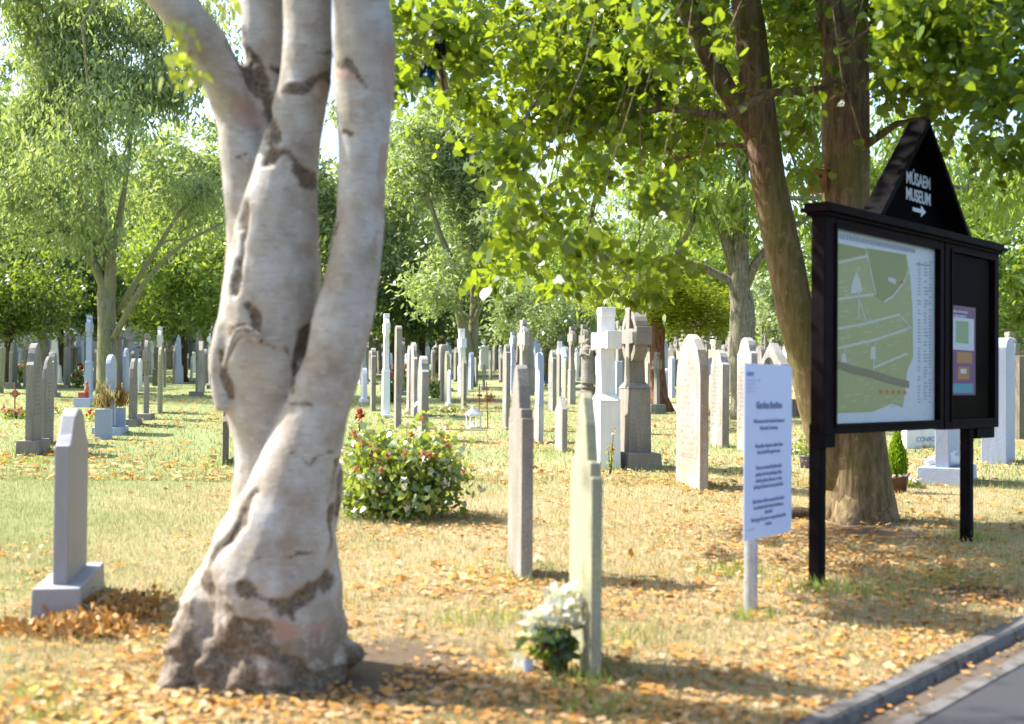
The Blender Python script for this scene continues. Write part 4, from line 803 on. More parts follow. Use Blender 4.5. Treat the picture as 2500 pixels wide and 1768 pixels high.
# right of the birch
hs(880, 886, 896, 898, 984, 'segment', 'white', 'short white headstone just right of the birch', (0.05, 0.05, 0.1))
hs(903, 907, 917, 850, 1004, 'shoulder', 'brown', 'brown narrow headstone between the short white one and the white celtic cross')
hs(932, 938, 951, 766, 1020, 'celtic', 'white', 'tall white marble celtic cross on a block behind the rose bush', (0.05, 0.05, 0.06))
hs(961, 966, 980, 795, 1046, 'segment', 'brown', 'tall thin brown grey headstone right of the white celtic cross')
hs(992, 998, 1003, 844, 1014, 'round', 'pale', 'pale headstone pressed close behind the shouldered one over the rose bush')
hs(999, 1010, 1018, 836, 1018, 'shoulder', 'pale', 'pale shouldered headstone with a brown edge above the rose bush')
hs(1018, 1029, 1046, 869, 1078, 'shoulder', 'pale', 'wide pale headstone with a brown side at the right end of the rose bush')
hs(1051, 1055, 1062, 854, 936, 'round', 'grey', 'grey round topped headstone beyond the pink flowers')
hs(1074, 1078, 1084, 846, 980, 'shoulder', 'grey', 'grey headstone left of the greenish pointed one near the middle')
hs(1084, 1090, 1098, 857, 985, 'gothic', 'green', 'greenish pointed headstone behind the small white one')
hs(1091, 1096, 1101, 903, 992, 'round', 'white', 'small slim white headstone with a little base on the open grass', (0.06, 0.05, 0.08))
hs(1107, 1112, 1122, 848, 932, 'gable', 'grey', 'grey gabled headstone left of the twin ash trunk', (0.08, 0.1, 0.08))
hs(1125, 1131, 1139, 872, 1004, 'gable', 'brown', 'brown headstone with a broken top in front of the twin ash')
hs(1143, 1149, 1156, 860, 952, 'segment', 'blue', 'blue slate headstone in front of the twin ash trunk')
hs(1158, 1162, 1167, 843, 944, 'shoulder', 'grey', 'grey stepped headstone right of the blue slate one')
hs(1172, 1179, 1190, 823, 902, 'urn', 'white', 'white monument with an urn right of the twin ash', W=0.9)
hs(1179, 1182, 1186, 890, 953, 'latin', 'grey', 'small grey cross on a square block behind the rusty stakes', (0.12, 0.12, 0.12), W=0.5)
hs(1193, 1197, 1201, 855, 928, 'flat', 'pale', 'pale headstone with a yellow flower beside it behind the rusty stakes')
hs(1202, 1207, 1213, 839, 906, 'gothic', 'grey', 'grey pointed headstone standing clear on the far grass')
hs(1226, 1235, 1245, 841, 1050, 'shoulder', 'brown', 'brown shouldered headstone behind the blurred near left stone')
hs(1244, 1249, 1256, 811, 962, 'celtic', 'blue', 'pale blue celtic cross behind the brown shouldered stone', (0.05, 0.05, 0.1))
hs(1265, 1275, 1288, 782, 1082, 'celtic', 'pale', 'pale celtic cross rising directly behind the nearest brown stone', None)
hs(1243, 1271, 1301, 890, 1421, 'spire', 'brown', 'tall blurred brown headstone with a pointed shouldered top, left of the mossy one', W=0.5, group='blurred near headstones')
hs(1382, 1441, 1464, 955, 1672, 'spire', 'green', 'nearest headstone, tall and yellow green with moss, white flowers at its foot', W=0.55, T=0.055, group='blurred near headstones', yaw=R(-2.5))
hs(1306, 1316, 1327, 860, 1080, 'round', 'twotone', 'two coloured headstone, blue slate above and white below')
hs(1318, 1322, 1329, 846, 892, 'flat', 'white', 'plain white slab headstone far behind the two coloured one')
hs(1338, 1349, 1358, 855, 1004, 'shoulder', 'pale', 'pale wide headstone with a brown speckled side left of the far brown celtic cross')
hs(1358, 1365, 1370, 862, 970, 'round', 'grey', 'grey headstone close right of the pale one with the speckled side')
hs(1371, 1380, 1383, 874, 972, 'round', 'green', 'yellowish round topped headstone left of the slim celtic cross')
hs(1385, 1395, 1405, 798, 988, 'celtic', 'pale', 'slim pale celtic cross with a brown side behind the mossy near stone', None)
hs(1354, 1372, 1385, 968, 1106, 'gable', 'pale', 'low pale headstone just left of the mossy near stone')
hs(1463, 1480, 1504, 751, 1150, 'latin', 'white', 'tall white marble cross on a broad flared block left of the pierced brown cross', None, W=0.86, T=0.2)
hs(1528, 1552, 1574, 737, 1146, 'celtic', 'brown', 'tall brown celtic cross with a pierced ring right of the white marble cross', (0.1, 0.12, 0.2), W=0.92, T=0.22)
hs(1576, 1580, 1584, 885, 1062, 'flat', 'green', 'thin greenish headstone close behind the tall brown celtic cross')
hs(1599, 1608, 1616, 860, 1010, 'celtic', 'grey', 'small grey celtic cross on a square block in front of the red trunk', (0.05, 0.1, 0.22), W=0.6)
hs(1453, 1458, 1463, 869, 916, 'round', 'white', 'small white round headstone behind the standing stone figure')
hs(1456, 1461, 1468, 902, 962, 'gothic', 'pale', 'small pale green headstone between the figure and the white cross')
hs(1619, 1624, 1632, 900, 960, 'round', 'white', 'small bright white headstone right of the red trunk')
hs(1631, 1640, 1648, 870, 972, 'round', 'blue', 'blue grey headstone with a dark side right of the red trunk')
hs(1650, 1708, 1729, 816, 1200, 'gothic', 'mix', 'broad orange stained pointed headstone with a dark brown side', None)
hs(1734, 1763, 1780, 855, 1094, 'shoulder', 'pale', 'pale grooved headstone right of the orange stained one', None)
hs(1798, 1833, 1848, 824, 1106, 'shoulder', 'pale', 'tall pale grooved headstone behind the white text sign', None)
hs(1851, 1905, 1927, 838, 1110, 'gable', 'pale', 'wide gabled headstone with a dark side just behind the white text sign', None)
hs(1944, 1948, 1954, 975, 1018, 'flat', 'dark', 'low dark kerb stone between the text sign and the notice board', (0.05, 0.08, 0.12), W=0.5)
# right of the lime tree
hs(2246, 2316, 2326, 900, 1186, 'segment', 'blue', 'pale blue headstone with white figures on its plinth under the notice board', (0.08, 0.2, 0.2), W=0.92, yaw=R(-38), T=0.16)
hs(2395, 2457, 2475, 825, 1135, 'segment', 'blue', 'tall pale blue round topped headstone right of the notice board', None, W=0.85, yaw=R(-40))
hs(2478, 2489, 2508, 868, 1072, 'flat', 'dark', 'dark brown headstone at the right edge of the picture', None)
cr, *_ = hs(2150, 2214, 2217, 1046, 1096, 'flat', 'white', 'low white slab carved with a family name right of the lime trunk', None, W=1.1, T=0.12, yaw=R(-72))
hs(2219, 2244, 2248, 1040, 1092, 'flat', 'grey', 'low grey slab beside the carved white one', None, W=0.55, T=0.12, yaw=R(-72))

def text(body, mat, parent, size, loc, rot, extrude=0.002, offset=0.0, align='CENTER', name='lettering', xs=1.0):
    cu = bpy.data.curves.new(name, 'FONT'); cu.body = body; cu.size = size; cu.extrude = extrude; cu.offset = offset; cu.align_x = align; cu.align_y = 'CENTER'; cu.resolution_u = 3; cu.materials.append(mat)
    tmp = bpy.data.objects.new(name, cu); me_ = bpy.data.meshes.new_from_object(tmp); bpy.data.objects.remove(tmp); bpy.data.curves.remove(cu); me_.name = name; o_ = link(bpy.data.objects.new(name, me_), parent); o_.location = loc; o_.rotation_euler = rot; o_.scale = (xs, 1, 1); return o_
text('CONROY', M['ink'], cr, 0.12, (-0.08, -0.0615 - 0.002, 0.14), (R(90), 0, 0), 0.002)
def face_text(root, w, th, H, lines, mat, side, size=0.05):
    pass

# standing stone figure on its pedestal
g = G(1436, 1052); g = G(1434, 1020); st = thing('stone_figure', 'weathered stone figure of a robed woman on a round pedestal left of the white cross', 'statue', (g.x, g.y, gz(0, g.y)), R(-60)); sc_ = g.y / F_
zt_ = EYE + (940 - 825) * sc_ - gz(0, g.y); zb_ = EYE + (940 - 935) * sc_ - gz(0, g.y); hh = zt_ - zb_
mb = MB(); w_ = 0.17; mb.box(-w_, w_, -w_, w_, -0.05, zb_ - 0.22, 0.02, 0.02); mb.lathe([(w_ * .9, -0.221), (w_ * 1.05, -0.18), (w_ * .8, -0.15), (w_ * .95, -0.09), (w_ * .75, -0.03), (w_ * .8, 0.0)], (0, 0, zb_)); mb.build('pedestal', M['dark'], st, bevel=0.006)
prof = [(.20, 0), (.19, .1), (.15, .3), (.14, .45), (.125, .55), (.15, .66), (.165, .74), (.14, .82), (.06, .86), (.055, .875), (.085, .91), (.088, .95), (.06, .99), (.01, 1.0)]
mb = MB(); mb.lathe([(r_ * hh * 0.95, z_ * hh) for r_, z_ in prof], (0, 0, zb_), 18, 1.0, 0.8)
mb.tube([(-.15 * hh, 0, zb_ + .76 * hh), (-.17 * hh, -.06 * hh, zb_ + .62 * hh), (-.03 * hh, -.15 * hh, zb_ + .64 * hh)], [.05 * hh, .045 * hh, .03 * hh], 8); mb.tube([(.15 * hh, 0, zb_ + .76 * hh), (.17 * hh, -.06 * hh, zb_ + .6 * hh), (.03 * hh, -.15 * hh, zb_ + .66 * hh)], [.05 * hh, .045 * hh, .03 * hh], 8)
fo = mb.build('figure', M['brown'], st, smooth=True); m_ = fo.modifiers.new('r', 'REMESH'); m_.mode = 'VOXEL'; m_.voxel_size = 0.012; m_.use_smooth_shade = True

# large columned monument and far urns
q = P(1885, 880, 62); mo = thing('columned_monument', 'grey columned stone monument with stepped base far behind the text sign', 'monument', (q.x, 62, gz(0, 62))); s = 62 / F_
zt_ = P(0, 765, 62).z - gz(0, 62)
mb = MB(); mb.box(-.75, .75, -.75, .75, -.1, .45); mb.box(-.6, .6, -.6, .6, .45, 1.2, .03, .03); mb.box(-.7, .7, -.7, .7, 1.2, 1.38); mb.build('base', M['grey'], mo, bevel=0.02)
for a in (-1, 1):
    for b_ in (-1, 1): mb = MB(); mb.lathe([(.11, 1.38), (.085, 1.45), (.075, zt_ - .3), (.11, zt_ - .22)], (a * .4, b_ * .4, 0), 12); mb.build('column', M['pale'], mo, smooth=True)
mb = MB(); mb.box(-.6, .6, -.6, .6, zt_ - .22, zt_); mb.prism([(-.62, zt_), (.62, zt_), (0, zt_ + .5)], -.6, .6); mb.build('canopy', M['grey'], mo, bevel=0.015)
mb = MB(); mb.lathe([(.16, 1.38), (.14, 1.6), (.1, 1.75), (.12, 1.95), (.05, 2.02), (.07, 2.1), (.01, 2.2)], (0, 0, 0), 12); mb.build('figure', M['white'], mo, smooth=True)

# ------------------------------------------------------------------ the far rows
KINDS = ['round', 'gothic', 'shoulder', 'segment', 'flat', 'gable', 'ogee', 'celtic', 'celtic', 'latin', 'obelisk', 'urn', 'spire']
MATS = ['brown', 'grey', 'pale', 'white', 'blue', 'dark', 'green']
ADJ = {'brown': 'brown', 'grey': 'grey', 'pale': 'pale cream', 'white': 'white', 'blue': 'pale blue', 'dark': 'dark', 'green': 'greenish'}
SHP = {'round': 'round topped headstone', 'gothic': 'pointed headstone', 'shoulder': 'shouldered headstone', 'segment': 'headstone with a gently curved top', 'flat': 'flat topped headstone', 'gable': 'gabled headstone', 'ogee': 'headstone with a curved peak', 'celtic': 'celtic cross', 'latin': 'plain stone cross', 'obelisk': 'obelisk', 'urn': 'monument topped by an urn', 'spire': 'headstone with a small spire'}
CATS = {'celtic': ('celtic_cross', 'stone cross'), 'latin': ('stone_cross', 'stone cross'), 'obelisk': ('obelisk', 'obelisk'), 'urn': ('urn_monument', 'monument')}
proto = {}
fr = np.random.default_rng(12); nd_ = Vector((TD.y, -TD.x, 0)); nfar = 0
AREA = [(0, 330, 'at the far left'), (330, 560, 'left of the birch'), (860, 1060, 'just right of the birch'), (1060, 1300, 'around the twin ash'), (1300, 1530, 'left of the brown cross'), (1530, 1830, 'around the red trunk'), (1830, 2500, 'towards the right edge')]
cand = []
for ri in range(-60, 90):
    for k in range(0, 130):
        u_ = ri * 2.15 + fr.normal() * 0.10; v_ = 22 + k * 1.15 + fr.normal() * 0.12
        p_ = nd_ * u_ + TD * v_
        if p_.y < 24 or p_.y > 100: continue
        x_, y_ = pxof((p_.x, p_.y, gz(0, p_.y)))
        if not (-20 < x_ < 2520): continue
        if 560 < x_ < 860: continue
        if 1960 < x_ < 2440 and p_.y < 100: continue
        if 1780 < x_ < 1980 and p_.y < 48: continue
        cand.append((p_, x_, y_))
fr.shuffle(cand) if False else random.shuffle(cand)
cells = {}
for p_, x_, y_ in cand:
    if nfar >= 455: break
    if p_.y < 42 and fr.random() > (0.16 if p_.y < 32 else 0.55): continue
    if p_.y > 42 and fr.random() > 0.7: continue
    if any(abs(p_.x - a[0]) < 0.9 and abs(p_.y - a[1]) < 1.2 for a in ALL): continue
    if any(a[2] - 8 < x_ < a[3] + 8 and y_ > a[5] - 4 for a in ALL): continue
    if p_.y < 42 and any(abs(x_ - pxof((a[0], a[1], 1))[0]) < 9 for a in ALL): continue
    if 190 < x_ < 330 and p_.y > 43 and fr.random() > 0.5: continue
    kind = KINDS[fr.integers(7)] if fr.random() < .53 else KINDS[7 + fr.integers(5)]; mat = MATS[fr.choice(len(MATS), p=[.20, .2, .15, .15, .16, .08, .06])]
    key = (kind, mat)
    nm, ct = CATS.get(kind, ('headstone', 'headstone')); ar = [a[2] for a in AREA if a[0] - 25 <= x_ <= a[1] + 25][:1] or ['beyond the birch']
    dist = 'small far' if p_.y > 70 else ('far' if p_.y > 48 else 'nearer')
    lab = f"{dist} {ADJ[mat]} {SHP[kind]} {ar[0]}"
    if key not in proto:
        r_ = thing(nm, lab, ct, (0, 0, 0), 0); W_2 = {'celtic': .8, 'latin': .7, 'obelisk': .55, 'urn': .8}.get(kind, fr.uniform(.62, .9)); Hh = {'celtic': 2.0, 'latin': 1.7, 'obelisk': 2.2, 'urn': 1.8}.get(kind, fr.uniform(1.15, 1.6))
        stone_parts(r_, kind, W_2, fr.uniform(.11, .18), Hh, M[mat], (.1, .1, .14) if fr.random() < .5 else None, 0.006); proto[key] = r_
    else:
        r_ = proto[key]; r2 = r_.copy(); C.objects.link(r2)
        for ch in r_.children: c_ = ch.copy(); C.objects.link(c_); c_.parent = r2
        r_ = r2
    sc_ = fr.uniform(0.78, 1.18); r_.location = (p_.x, p_.y, gz(0, p_.y) - 0.02); r_.scale = (sc_ * fr.uniform(.9, 1.1), sc_, sc_ * fr.uniform(.95, 1.15)); r_.rotation_euler = (fr.normal() * .02, fr.normal() * .012, math.atan2(TD.y, TD.x) + fr.normal() * .03)
    r_['label'] = lab; r_['group'] = lab; nfar += 1

# ------------------------------------------------------------------ white text sign
def frame_at(px, py, dirv):        # local frame standing on the lawn: x along the sign, y away from its face, z up
    g_ = G(px, py); d_ = Vector((dirv[0], dirv[1], 0)).normalized(); return g_, math.atan2(d_.y, d_.x), d_
g, rz, d_ = frame_at(1836, 1500, (0.715, 1.0)); sy = g.y
sg = thing('text_sign', 'white text sign on a round grey post standing on the verge', 'sign', g, rz, None)
zt = EYE + (945 - 888) * sy / F_ - g.z; zb = EYE + (945 - 1316) * sy / F_ - g.z
mb = MB(); mb.tube([(0.075, 0.045, -0.2), (0.075, 0.045, zt - 0.12)], 0.042, 20); mb.build('post', M['galv'], sg, smooth=False)
mb = MB(); pw = 0.70; x0 = -0.130; r_ = 0.04
pts = [(x0, zb), (x0 + pw - r_, zb)] + arc(x0 + pw - r_, zb + r_, r_, -math.pi / 2, 0, 5) + arc(x0 + pw - r_, zt - r_, r_, 0, math.pi / 2, 5) + [(x0, zt)]
mb.prism(pts, -0.006, 0.0); mb.build('plate', M['plate'], sg)
hgt = zt - zb; xc = x0 + pw / 2
LINES = [(.243, .056, 'Garden Section', .004), (.335, .031, 'Welcome to the Garden Section of', .0015), (.375, .031, 'Glasnevin Cemetery.', .0015), (.478, .031, 'The policy of graves rather than', .0015), (.515, .031, 'lawn should be given over.', .0015),
         (.605, .031, 'Trees, as memorial planted in', .0015), (.643, .031, 'groups, for the planting of the', .0015), (.680, .031, 'shrubs, plants, flowers, or the', .0015), (.716, .031, 'placing of stones is not permitted.', .0015),
         (.800, .031, 'Such items will be removed in order', .0015), (.836, .031, 'to maintain the Garden Section as', .0015), (.868, .031, 'intended.', .0015), (.905, .031, 'Thank you for your co-operation in this', .0015), (.938, .031, 'matter.', .0015)]
for f, sz, tx, of in LINES: text(tx, M['ink'], sg, sz, (xc, -0.0075, zt - f * hgt * 0.985), (R(90), 0, 0), 0.001, of, xs=1.08 if sz > .04 else 1.02)
mb = MB(); mb.box(x0 + .03, x0 + .12, -0.0085, -0.0062, zt - .075, zt - .05); mb.build('emblem', plain('emblem blue', (0.12, 0.22, 0.5), 0.5), sg)
mb = MB()
for k in range(4): mb.box(x0 + .03, x0 + .18 - .03 * (k % 2), -0.0085, -0.0062, zt - .105 - k * .022, zt - .098 - k * .022)
mb.build('emblem_lines', plain('faded print', (0.42, 0.45, 0.6), 0.5), sg)
mb = MB(); mb.box(x0 + .04, x0 + .15, -0.0085, -0.0062, zb + .055, zb + .067); mb.build('small_print', plain('faded print', (0.42, 0.45, 0.6), 0.5), sg)
mb = MB(); mb.tube([(.075, -.0055, zt - .1), (.075, -.009, zt - .1)], .008, 8); mb.build('bolt', M['galv'], sg); mb = MB(); mb.tube([(.075, -.0055, zb + .1), (.075, -.009, zb + .1)], .008, 8); mb.build('bolt', M['galv'], sg)

# ------------------------------------------------------------------ notice board
g = G(1973, 1428); bd = thing('notice_board', 'black wooden notice board with a map case, a smaller case and a pointed museum sign', 'notice board', g, math.atan2(0.758, 0.652))
gzl = lambda s_: 0.758 * s_ * SLOPE            # the lawn under the board, measured from its left post
Z = lambda z_: z_ - g.z                        # heights read above the camera's datum -> above the board's foot
for s_, nm in ((0.0, 'post'), (2.67, 'post')):
    mb = MB(); mb.box(s_, s_ + .088, -.086, 0, -0.3 + gzl(s_), Z(1.35)); mb.build(nm, M['black'], bd, bevel=0.005)
T0 = 0.0; TF = -0.115                            # back and front of the cases (local -y faces the road)
def case(sl, sr, zb, zt, gl, gr, gb, gt, name, back):
    mb = MB()
    for (a, b_, c_, d2) in ((sl, gl, zb, zt), (gr, sr, zb, zt)): mb.box(a, b_, TF, -.01, c_, d2)
    mb.box(gl, gr, TF, -.01, gt, zt); mb.box(gl, gr, TF, -.01, zb, gb)
    f_ = mb.build(name, M['frame'], bd, bevel=0.006)
    mb = MB(); e = .018
    for (a, b_, c_, d2) in ((gl - e, gl + e * .4, gb - e, gt + e), (gr - e * .4, gr + e, gb - e, gt + e)): mb.box(a, b_, TF - .012, TF + .01, c_, d2)
    mb.box(gl + e * .4, gr - e * .4, TF - .0115, TF + .01, gt - e * .4, gt + e); mb.box(gl + e * .4, gr - e * .4, TF - .0115, TF + .01, gb - e, gb + e * .4); mb.build('bead', M['frame'], f_, bevel=0.003)
    mb = MB(); mb.box(gl - .01, gr + .01, -.075, -.05, gb - .01, gt + .01); mb.build('back_panel', back, f_)
    mb = MB(); mb.box(gl, gr, -.098, -.095, gb, gt); mb.build('glass', M['glass'], f_); return f_
mapcase = case(0.0, 2.05, Z(1.28), Z(2.80), 0.165, 1.955, Z(1.345), Z(2.715), 'map_case', M['map_paper'])
sidecase = case(2.075, 3.26, Z(1.27), Z(2.80), 2.20, 3.14, Z(1.345), Z(2.72), 'side_case', M['panel'])
mb = MB(); mb.box(-.002, .16, TF - .003, -.008, Z(1.19), Z(1.279)); mb.build('batten', M['black'], bd, bevel=0.004); mb = MB(); mb.box(2.80, 3.2, -.10, -.02, Z(1.18), Z(1.269)); mb.build('batten', M['black'], bd, bevel=0.004)
mb = MB(); mb.box(-.05, 3.31, TF - .06, .05, Z(2.80), Z(2.83)); mb.box(-.03, 3.29, TF - .035, .03, Z(2.83), Z(2.865)); mb.box(-.02, 3.28, TF - .025, .02, Z(2.775), Z(2.799)); mb.build('cornice', M['frame'], bd, bevel=0.005)
# pointed top: two sloping boards and a recessed panel
b0, b1, ap, zb, za = .80, 2.53, 1.67, Z(2.865), Z(3.70); yb, yf = 0.02, -0.15; th = .045
def slope(sx, name):
    ux = ap - sx; uz = za - zb; L_ = math.hypot(ux, uz); nx_, nz_ = -uz / L_ * (1 if sx < ap else -1), abs(ux) / L_
    ix, iz = -nx_ * th, -nz_ * th; k = th * L_ / abs(ux)
    k2 = th * L_ / uz
    mb = MB(); s1 = 1 if sx < ap else -1; pts = [(sx, zb), (sx + s1 * k2, zb), (ap, za - k), (ap, za)]
    mb.prism(pts if s1 > 0 else pts[::-1], yf, yb); mb.build(name, M['black'], bd, bevel=0.004)
slope(b0, 'gable_board'); slope(b1, 'gable_board')
mb = MB(); mb.prism([(b0 + .06, zb + .001), (b1 - .06, zb + .001), (ap, za - .07)], -.005, .012); gp = mb.build('gable_panel', M['panel'], bd)
text('MÚSAEM', M['letter'], gp, .138, (1.79, -.009, Z(3.245)), (R(90), 0, 0), .002, .0022, xs=.88)
text('MUSEUM', M['letter'], gp, .138, (1.79, -.009, Z(3.115)), (R(90), 0, 0), .002, .0022, xs=.88)
mb = MB(); az = Z(3.01); mb.prism([(1.68, az - .015), (1.84, az - .015), (1.84, az - .045), (1.93, az), (1.84, az + .045), (1.84, az + .015), (1.68, az + .015)], -.011, -.006); mb.build('arrow', M['letter'], gp)
# the map: pale paper with printed fields, read off the glass in picture fractions
gl, gr, gb, gt = 0.165, 1.955, Z(1.345), Z(2.715)
def mp(zx, zy):
    u = (zx - 270) / (745 - 270); top = 565 + (675 - 565) * u; bot = 1498 + (1483 - 1498) * u; k = u * (1 / 1.154) / (1 - u + u / 1.154) if False else (u * 1.154 / (1 - u + u * 1.154)); return gl + (gr - gl) * k, gt - (gt - gb) * (zy - top) / (bot - top)
def patch(pts, mat, d=.0, name='map_field'):
    mb = MB(); q = [mp(*p_) for p_ in pts]; A_ = sum(q[i_][0] * q[(i_ + 1) % len(q)][1] - q[(i_ + 1) % len(q)][0] * q[i_][1] for i_ in range(len(q)))
    mb.prism(q if A_ > 0 else q[::-1], -.077 - d, -.0755); return mb.build(name, M[mat], mapcase)
def line(segs, w_, mat, d, name):
    mb = MB()
    for seg in segs:
        q = [mp(*p_) for p_ in seg]
        for a, b_ in zip(q[:-1], q[1:]):
            v = Vector((b_[0] - a[0], b_[1] - a[1])); n_ = Vector((-v.y, v.x)).normalized() * w_ / 2
            mb.prism([(a[0] - n_.x, a[1] - n_.y), (b_[0] - n_.x, b_[1] - n_.y), (b_[0] + n_.x, b_[1] + n_.y), (a[0] + n_.x, a[1] + n_.y)], -.077 - d, -.0758)
    return mb.build(name, M[mat], mapcase)
patch([(273, 635), (400, 665), (585, 695), (605, 800), (618, 950), (622, 1180), (590, 1250), (585, 1310), (570, 1420), (520, 1400), (430, 1440), (273, 1445)], 'map_green', .0005)
patch([(408, 662), (583, 695), (588, 790), (540, 870), (475, 915), (440, 890), (425, 800)], 'map_dark', .0015); patch([(273, 640), (400, 668), (400, 690), (290, 725), (273, 725)], 'map_dark', .0015)
line([[(290, 735), (400, 702)], [(400, 675), (405, 725)], [(292, 680), (292, 730)], [(272, 912), (350, 895), (432, 882)], [(272, 1052), (400, 1020), (555, 978)], [(272, 1145), (440, 1098), (612, 1042)], [(600, 770), (560, 840), (520, 890), (478, 918)], [(405, 690), (425, 800), (442, 885)], [(590, 760), (585, 800)], [(370, 870), (372, 1000)], [(440, 1110), (432, 1250)], [(320, 1130), (318, 1230)], [(435, 1230), (590, 1165)], [(580, 1000), (600, 1060)], [(370, 900), (400, 1010)], [(560, 990), (608, 1050)]], .016, 'map_path', .0025, 'map_paths')
line([[(275, 1205), (350, 1240), (430, 1262), (510, 1290), (600, 1312)]], .055, 'map_rail', .003, 'map_railway')
mg = np.random.default_rng(5); pl_ = []
for _ in range(170):
    zx_ = mg.uniform(285, 600); zy_ = mg.uniform(720, 1420)
    if zy_ > 1190 and zx_ > 560: continue
    l_ = mg.uniform(8, 30); pl_.append([(zx_, zy_), (min(605, zx_ + l_), zy_ - l_ * .27)] if mg.random() < .6 else [(zx_, zy_), (zx_ + 2, zy_ + l_ * 1.3)])
line(pl_, .006, 'map_plots', .0012, 'map_plots')
patch([(340, 880), (385, 870), (380, 830), (362, 770), (342, 835)], 'map_path', .003, 'map_building'); patch([(492, 815), (530, 835), (533, 810), (500, 797)], 'map_path', .003, 'map_building'); patch([(418, 1190), (442, 1190), (440, 1130), (422, 1130)], 'map_path', .003, 'map_building'); patch([(305, 1205), (325, 1205), (322, 1165), (308, 1160)], 'map_path', .003, 'map_building')
patch([(555, 830), (568, 832), (568, 820), (557, 818)], 'map_red', .003, 'map_marker')
mr = np.random.default_rng(3); rows = []
for cxm in (650, 683, 712):
    zy = 735
    while zy < 1400:
        w_ = mr.uniform(8, 24 if cxm == 683 else 14); rows.append([(cxm, zy), (cxm + w_, zy + w_ * .2)]); zy += mr.choice([15, 15, 15, 30])
rows = [r_ for r_ in rows if r_[1][0] < 735]
line(rows, .008, 'map_text', .0015, 'map_key_text'); line([[(300 + 12 * k, 608 + 2.6 * k), (308 + 12 * k, 609 + 2.6 * k)] for k in range(28)], .035, 'map_text', .0008, 'map_title')
line([[(640, 740), (712, 752)]], .012, 'map_text', .0015, 'map_key_title'); line([[(458 + 28 * k, 1345 + k), (474 + 28 * k, 1346 + k)] for k in range(5)], .03, 'po_orange', .001, 'map_legend')
# poster in the smaller case
def mq(zx, zy):
    u = (zx - 815) / (1010 - 815); top = 690 + 38 * u; bot = 1440 + 5 * u; k = u * 1.1 / (1 - u + u * 1.1); return 2.20 + .94 * k, gt - (gt - gb) * (zy - top) / (bot - top)
def pq(x0_, y0_, x1_, y1_, mat, d, name):
    a = mq(x0_, y0_); b_ = mq(x1_, y0_); c_ = mq(x1_, y1_); e = mq(x0_, y1_); mb = MB(); zt1 = (a[1] + b_[1]) / 2; zb1 = (c_[1] + e[1]) / 2; mb.box(a[0], b_[0], -.077 - d, -.0755, zb1, zt1); return mb.build(name, M[mat], po)
po = None; a = mq(818, 925); b_ = mq(938, 1335); mb = MB(); mb.box(a[0], b_[0], -.0775, -.0752, b_[1], a[1]); po = mb.build('poster', M['po_purple'], sidecase)
pq(822, 985, 930, 1130, 'po_white', .002, 'poster_map'); pq(850, 1000, 905, 1100, 'po_green', .003, 'poster_map_garden'); pq(855, 1140, 922, 1190, 'po_orange', .002, 'poster_photo'); pq(858, 1205, 908, 1262, 'po_orange', .002, 'poster_photo'); pq(870, 1215, 895, 1235, 'po_white', .003, 'poster_photo_sky'); pq(818, 1280, 926, 1322, 'po_cyan', .002, 'poster_banner')
text('Information on the cemetery\nand how best to explore it', M['letter'], po, .034, (mq(822, 950)[0], -.0795, mq(822, 955)[1] - 0.01), (R(90), 0, 0), .0005, .0004, 'LEFT')

# ------------------------------------------------------------------ flowers, pots, planters, small things
def blooms(name, pts, size, mat, parent, petals=7):
    P_ = np.repeat(np.asarray(pts), petals, 0) + rng.normal(size=(len(pts) * petals, 3)) * size * 0.12
    return leaves(name, P_, size * 0.6, size * 0.42, 'heart', mat, parent, 'up')
BLOOM = {}
def single_blooms(pts, size, mat, parent):        # every bloom is a part of its own
    for k, q in enumerate(np.asarray(pts)):
        key = (mat.name, round(size, 3), k % 3)
        if key not in BLOOM:
            o_ = leaves('bloom', np.zeros((14, 3)) + rng.normal(size=(14, 3)) * size * .14, size * .6, size * .42, 'heart', mat, parent, 'any'); BLOOM[key] = o_.data
        else: o_ = link(bpy.data.objects.new('bloom', BLOOM[key]), parent)
        o_.location = q; o_.rotation_euler = (random.uniform(-.5, .5), random.uniform(-.5, .5), random.uniform(0, 6))
def bush(name, label, cat, px, py, wpx, hpx, leafmat_, nl, flower=(), leafsz=(.05, .035), seed=1, group=None, stems=18, depth=None, nbl=16, fs=0.05):
    g_ = G(px, py); s_ = g_.y / F_; w_, h_ = wpx * s_, hpx * s_; r_ = np.random.default_rng(seed); root = thing(name, label, cat, g_, 0, group); dp = depth or w_ * .8
    mb = MB(); tips = []
    for k in range(stems):
        a = r_.uniform(0, 6.28); rr = r_.uniform(.2, 1.12) ** .6; t_ = Vector((math.cos(a) * rr * w_ / 2, math.sin(a) * rr * dp / 2, h_ * (1 - .62 * rr * rr) * r_.uniform(.62, 1.12))); m_ = Vector((t_.x * .5, t_.y * .5, t_.z * .62)); mb.tube([(t_.x * .15, t_.y * .15, -.03), m_, t_], [.008, .005, .002], 4); tips.append((m_, t_))
        tips.append((m_ * .6, m_))
    mb.build('stems', M['stem'], root)
    A_ = np.array([t_[0] for t_ in tips]); B_ = np.array([t_[1] for t_ in tips]); k = r_.integers(0, len(tips), nl); f = r_.random((nl, 1)); pts = A_[k] * (1 - f) + B_[k] * f + r_.normal(size=(nl, 3)) * np.array([w_ * .10, dp * .10, h_ * .10]); pts[:, 2] = np.abs(pts[:, 2]) + .01
    leaves('foliage', pts, leafsz[0], leafsz[1], 'heart', L[leafmat_], root, 'droop')
    for fm, nb, zlo in flower:
        tt = [t_[1] for t_ in tips[::2] if t_[1].z > h_ * zlo] or [t_[1] for t_ in tips[::2]]; q = np.array([tt[r_.integers(len(tt))] + Vector(r_.normal(size=3) * .06 * w_) for _ in range(nb)]); single_blooms(q, fs, L[fm], root)
    return root
